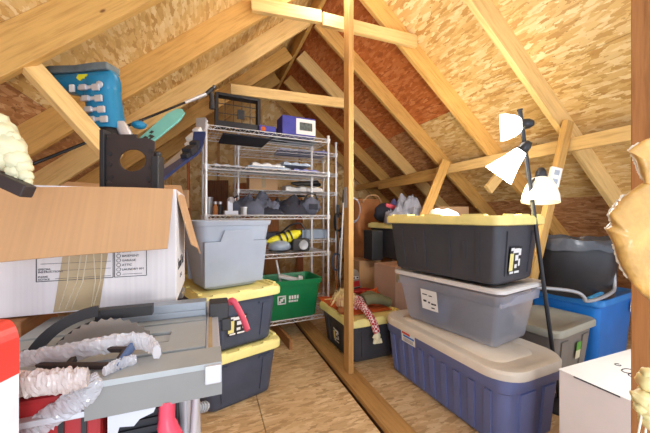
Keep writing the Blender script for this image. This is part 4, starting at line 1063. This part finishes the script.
# black metal bracket behind the box
br = thing('metal_bracket', 'dark brown metal bracket plate with round hole standing in the moving box', 'bracket', (at_d(131, 187, 1.15).x, at_d(131, 187, 1.15).y, TZ + .054))
W2, HB = .185, .565
b = MB(); n = 28; cx_, cz_, rx_, rz_ = .010, HB - .085, .052, .042
outer = []
for i in range(n):
    a = 2 * PI * i / n; c, s = math.cos(a), math.sin(a); k = min(W2 / 2 / max(abs(c), 1e-6), .085 / max(abs(s), 1e-6)); outer.append((c * k, cz_ + s * k))
inner = [(cx_ + rx_ * math.cos(2 * PI * i / n), cz_ + rz_ * math.sin(2 * PI * i / n)) for i in range(n)]
T = frame((0, 0, 0), RT, UP, -FW); vs = [(x, z, h) for h in (0, .008) for x, z in outer] + [(x, z, h) for h in (0, .008) for x, z in inner]
fs = []
for i in range(n):
    j = (i + 1) % n
    fs += [(i, j, 2 * n + j, 2 * n + i), (n + i, n + j, 3 * n + j, 3 * n + i), (i, j, n + j, n + i), (2 * n + i, 2 * n + j, 3 * n + j, 3 * n + i)]
b.add(vs, fs, T)
b.box((0, (HB - .17) / 2, .004), (W2, HB - .17, .008), T); b.box((-.03, HB + .006, .004), (.11, .016, .008), T); b.build('plate', 'bracket', br)
b = MB(); b.box((-W2 / 2 - .006, (HB + .03) / 2, .0), (.018, HB + .03, .04), T); b.build('upright', 'black', br, .003)
b = MB(); b.box((W2 / 2 + .010, (HB - .07) / 2, .0), (.028, HB - .07, .045), T); b.lathe([(.010, HB - .07), (.011, HB - .055), (.005, HB - .05)], 10, Matrix.Translation(RT * (W2 / 2 + .012))); b.build('upright', 'black', br, .003)
for x, z in ((-.075, HB - .06), (-.075, HB - .10), (.08, HB - .05), (.08, HB - .115), (-.07, HB - .15), (.07, HB - .155)):
    MB().lathe([(.009, 0), (.009, .002)], 12, T @ Matrix.Translation((x, z, .008))).build('bolt', 'black', br)

# ski boot
toe = (-RT * .99 - UP * .03 + FW * .12).normalized(); dn = (-UP * .985 + RT * .17); dn = (dn - toe * dn.dot(toe)).normalized(); sd = toe.cross(dn)
bo = at_d(107, 66, 1.43)
bt = thing('ski_boot', 'blue and grey ski boot hanging upside down between the left rafters', 'ski boot', bo); bt.scale = (1.13, 1.13, 1.13); T = frame((0, 0, 0), toe, sd, dn)
def ell(c, a, b_, n=16, ax='z', sq=1.0):
    out = []
    for i in range(n):
        t = 2 * PI * i / n; x, y = a * math.copysign(abs(math.cos(t)) ** sq, math.cos(t)), b_ * math.copysign(abs(math.sin(t)) ** sq, math.sin(t))
        out.append((c[0], c[1] + x, c[2] + y) if ax == 'x' else (c[0] + x, c[1] + y, c[2]))
    return out
b = MB(); b.prism([(-.03, -.036), (.03, -.04), (.12, -.034), (.22, -.048), (.285, -.038), (.305, 0), (.285, .038), (.22, .048), (.12, .034), (.03, .04), (-.03, .036)], .030, T); b.build('sole', 'boot_grey', bt, .004)
b = MB(); b.loft([ell((x, 0, zc_), w, h, 16, 'x', .8) for x, zc_, w, h in ((-.045, .075, .018, .03), (-.03, .08, .04, .055), (.02, .09, .048, .065), (.08, .085, .046, .06), (.14, .07, .046, .045), (.22, .06, .05, .034), (.28, .052, .040, .024), (.30, .045, .02, .014))], T=T)
b.build('shell', 'boot_blue', bt, smooth=50)
b = MB(); b.loft([ell((x, 0, z), a, w, 16, 'z', .85) for x, z, a, w in ((.03, .06, .072, .050), (.025, .12, .070, .052), (.018, .18, .068, .054), (.01, .235, .066, .056), (.0, .27, .064, .056))], T=T); b.build('cuff', 'boot_blue', bt, smooth=50)
b = MB(); b.loft([ell((x, 0, z), a, w, 16, 'z', .9) for x, z, a, w in ((.01, .24, .058, .048), (.0, .29, .062, .050), (-.012, .325, .055, .044))], T=T); b.build('liner', 'boot_dark', bt, smooth=50)
for k, z in enumerate((.11, .155, .20, .24)):
    b = MB(); b.box((.04 - .01 * k, .055, z), (.085, .012, .014), T); b.box((.055 - .01 * k, .062, z), (.03, .012, .022), T); b.box((.0 - .01 * k, .06, z + .003), (.03, .01, .026), T); b.build('buckle', 'silver', bt, .002)
b = MB(); b.lathe([(.014, 0), (.014, .006), (.006, .009)], 14, T @ frame((-.01, .050, .10), (1, 0, 0), (0, 0, 1), (0, 1, 0)))
b.build('rivet', 'silver', bt)
MB().prism([(.05, .05), (.09, .048), (.10, .062), (.085, .075), (.07, .066), (.055, .07)], .003, T @ frame((0, .047, 0), (1, 0, 0), (0, 0, 1), (0, -1, 0))).build('decal', 'yellow', bt)
MB().box((.115, .052, .105), (.022, .01, .03), T).build('toe_buckle', 'white', bt, .003)
MB().tube([T @ Vector(p) for p in ((-.02, .02, .28), (-.05, .04, .33), (-.06, .045, .36))], [.03, .028, .02], 10).build('strap', 'black', bt, smooth=60)
MB().tube([T @ Vector(p) for p in ((-.05, .0, .25), (-.085, .01, .30), (-.10, .02, .345))], [.024, .024, .018], 8).build('power_strap', 'silver', bt, smooth=60)
# toe hidden behind the brace: second boot's blue tip to the right
b = MB().blob((0, 0, 0), (.035, .03, .022), 14, 10, .1); o = b.build('boot_tip', 'boot_blue', smooth=60); o.location = at_d(139, 125, 1.55); tag(o, 'small blue boot buckle end hanging right of the ski boot', 'boot part')

# ski pole on the rafters
p0, p1 = at_d(28, 166, 1.36), at_d(206, 94, 2.18)
kp = thing('ski_pole', 'black ski pole resting across the left rafters with grip hanging', 'ski pole', p0); d = p1 - p0
MB().tube([(0, 0, 0), d * .82], .0075, 8).build('shaft', 'black_gloss', kp, smooth=60)
MB().tube([d * .82, d * .93, d], [.010, .013, .012], 8).build('collar', 'silver', kp, smooth=60)
g0 = at_d(214, 87, 2.2) - p0
MB().tube(spl([d, g0 + (d - g0) * .2, at_d(211, 92, 2.2) - p0, at_d(212, 101, 2.2) - p0, at_d(212, 109, 2.2) - p0], 4), [.013] * 9 + [.018] * 4 + [.022] * 4, 10).build('grip', 'black', kp, smooth=60)
MB().blob(g0, (.014, .014, .016), 10, 8).build('grip_knob', 'lampgrey', kp, smooth=60)

# ================================================================== foreground foam, carton and panel
def foam(name, label, pts, d, thick, mat, crust=None, seed=0):
    """lumpy foam slab whose outline stands square to the line of sight at distance d"""
    P = spl([Vector((u, v, 0)) for u, v in pts] + [Vector((pts[0][0], pts[0][1], 0))], 6)[:-1]
    c = sum(P, Vector()) / len(P); n = len(P); b = MB(); rings = []
    def pos(q, dep): return at_d(q.x, q.y, d + dep)
    prof = [(.0, 1), (.3, .97), (.55, .86), (.75, .68), (.88, .48), (.96, .28), (1, 0)]
    seq = [(s, -math.sqrt(max(0, 1 - s * s))) for s, _ in prof] + [(s, math.sqrt(max(0, 1 - s * s))) for s, _ in reversed(prof[:-1])]
    for s, w in seq:
        ring = []
        for q in P:
            r = c + (q - c) * max(s, .02); k = noise.noise(Vector((r.x * .045 + seed, r.y * .045, seed * 3))) * .6 + .25 * noise.noise(Vector((r.x * .13, r.y * .13 + seed, 1)))
            ring.append(pos(r, w * thick * (1 + .7 * k) + thick * .5 * k))
        rings.append(ring)
    b.loft(rings)
    t = thing(name, label, 'spray foam', (0, 0, 0)) if crust else None
    o = b.build('slab' if crust else name, mat, t, smooth=80)
    if crust:
        k = MB()
        for i0, i1 in crust:
            seg = [pos(P[i % n], .002) + Vector((.002 * math.sin(i * 2.1), 0, .002 * math.cos(i * 1.7))) for i in range(i0, i1)]
            k.tube(seg, [.0022 + .0014 * math.sin(i * 1.3) ** 2 for i in range(len(seg))], 6)
        k.build('crust', 'foam_crust', t, smooth=60); return t
    return tag(o, label, 'spray foam')
foam('spray_foam', 'large amber lump of spray foam on the near right stud', [(605, 229), (611, 224), (609, 214), (614, 207), (619, 200), (632, 190), (650, 180), (672, 184), (690, 230), (680, 290), (658, 304), (646, 298), (634, 286), (624, 272), (617, 258), (614, 246)], .60, .030, 'foam_amber', [(0, 28), (76, 92)], 3)
foam('spray_foam', 'smaller amber foam lump above the large one on the right stud', [(628, 151), (636, 145), (650, 138), (672, 140), (676, 170), (664, 180), (648, 186), (641, 176), (637, 166), (634, 158)], .60, .022, 'foam_amber', [(0, 8), (40, 58)], 7)
b = MB()
for (u, v, r) in ((648, 382, 9), (642, 398, 8), (650, 404, 12), (640, 408, 5), (652, 420, 10), (648, 374, 6), (646, 414, 6), (660, 395, 14)): b.blob(at_d(u, v, .55), (r / F * .55, r / F * .55, r / F * .55), 14, 10, .35, 8, None, u)
tag(b.build('spray_foam', 'foam_yellow', smooth=70), 'cream foam blobs at the lower right corner by the stud', 'spray foam')
b = MB(); b.tube([at_d(642, 412, .55), at_d(640, 424, .55), at_d(637, 440, .55)], [.0022, .0018, .0015], 6).tube([at_d(647, 415, .55), at_d(645, 440, .55)], .0016, 6)
tag(b.build('foam_drip', 'foam_crust', smooth=60), 'pale drips hanging below the cream foam at the right corner', 'foam drip')
b = MB()
for (u, v, r) in ((-6, 128, 16), (2, 134, 12), (10, 148, 13), (18, 160, 10), (4, 158, 13), (24, 166, 7), (26, 176, 6), (16, 172, 8), (-8, 150, 18), (20, 180, 6), (28, 182, 4), (12, 138, 7)):
    b.blob(at_d(u, v, .72), (r / F * .72,) * 3, 14, 10, .3, 8, None, u * .37)
tag(b.build('spray_foam', 'foam_cream', smooth=70), 'cream lumps of spray foam at the upper left edge', 'spray foam')
tag(beam('frame_board', at_d(-30, 165, .70), at_d(29, 192, .70), .03, .030, UP, 'bracket'), 'dark brown board end beneath the cream foam at left', 'board')

wbx = thing('white_carton', 'white carton box with black scribble on its lid at lower right', 'box', (1.49, .90, 0))
MB().box((.30, -.28, .275), (.60, .56, .549)).build('carton', 'carton_white', wbx, .003)
b = MB(); b.box((.30, -.28, .551), (.604, .564, .003)); b.build('lid', 'white', wbx, .001)
b = MB()
ov = [(math.cos(a), math.sin(a)) for a in [2 * PI * i / 16 for i in range(15)]]
P0 = at_z(628, 371, .5535) - Vector((1.49, .90, 0))
for ox, oy, r, q in ((.0, .0, .030, .018), (.055, -.02, .026, .016), (-.03, -.03, .018, .014), (.03, -.045, .02, .012), (.03, .05, .012, .01)):
    b.tube([P0 + Vector((ox + r * c, oy + q * s, 0)) for c, s in ov], .0022, 4)
b.build('scribble', 'ink', wbx)
MB().box((-.0015, -.14, .548), (.002, .16, .006)).build('seam_tape', 'ink', wbx)

rp = thing('sign_board', 'red and white upright board at the lower left edge', 'board', (0, 0, 0))
D0 = .50; w0 = at_d(-60, 433, D0); w1 = at_d(19.5, 433, D0); wid = (w1 - w0).length; zt = at_d(0, 319, D0).z
T = frame((w0.x, w0.y, 0), RT, UP, -FW); Zs = at_d(19.5, 373, D0).z; Zl = at_d(-60, 418, D0).z
arc = [(wid - .022 + .022 * math.sin(R(a)), zt - .04 + .04 * math.cos(R(a))) for a in range(0, 91, 15)]
MB().prism([(0, Zl), (wid, Zs)] + list(reversed(arc)) + [(0, zt)], .03, T).build('upper_panel', 'red', rp)
MB().prism([(0, 0), (wid - .001, 0), (wid - .001, Zs), (0, Zl)], .03, T).build('lower_panel', 'white', rp)

def under(root, part, kids):
    host = [c for c in root.children if c.name.split('.')[0] == part][0]
    for c in list(root.children):
        if c.name.split('.')[0] in kids and c is not host: c.parent = host
under(mb, 'front_panel', ('tape', 'tape_crease', 'printed_lines'))
fp = [c for c in mb.children if c.name.startswith('front_panel')][0]
for c in list(mb.children):
    if c.name.startswith('printed_text') and abs(c.matrix_local.translation.x) < .2: c.parent = fp
sp_ = [c for c in mb.children if c.name.startswith('side_panel')][-1]
for c in list(mb.children):
    if c.name.startswith('printed_'): c.parent = sp_
under(br, 'plate', ('bolt',)); under(bt, 'cuff', ('buckle', 'rivet')); under(bt, 'shell', ('decal', 'toe_buckle'))
under(saw, 'housing', ('vent_slot',)); under(saw, 'front_rail', ('scale_strip',)); under(saw, 'rip_fence', ('fence_carriage', 'latch_lever')); under(saw, 'blade', ('arbor',))
under(gb, 'body', ('emblem',)); under(wbx, 'lid', ('scribble',)); under(ol, 'body', ('socket',)); under(cr, 'frame', ('grid',))
under(tl, 'board', ('mark',)); under(dl, 'head', ('hair', 'hat')); under(dl, 'sleeve', ('hand',)); under(bd, 'deck', ('graphic',))

# ================================================================== light
w = bpy.data.worlds.new('world'); SC.world = w; w.use_nodes = True
bg_ = w.node_tree.nodes['Background']; bg_.inputs[0].default_value = (.86, .94, 1.08, 1); bg_.inputs[1].default_value = 1.5
def fill_light(name, loc, e, size, col=(.97, .98, 1.0)):
    l = bpy.data.lights.new(name, 'POINT'); l.energy = e; l.color = col; l.shadow_soft_size = size
    o = bpy.data.objects.new(name, l); COL.objects.link(o); o.location = loc
fill_light('fill_behind_camera', (.2, -1.3, 1.05), 74, .25)  # added unseen light behind the camera, brightens the whole attic
fill_light('fill_at_peak', (.84, 2.0, 3.05), 17, .14)  # added unseen light under the ridge, lifts the dark rear
vs = SC.view_settings; vs.view_transform = 'Standard'; vs.look = 'None'; vs.gamma = 1; vs.use_curve_mapping = False; vs.exposure = 0.05
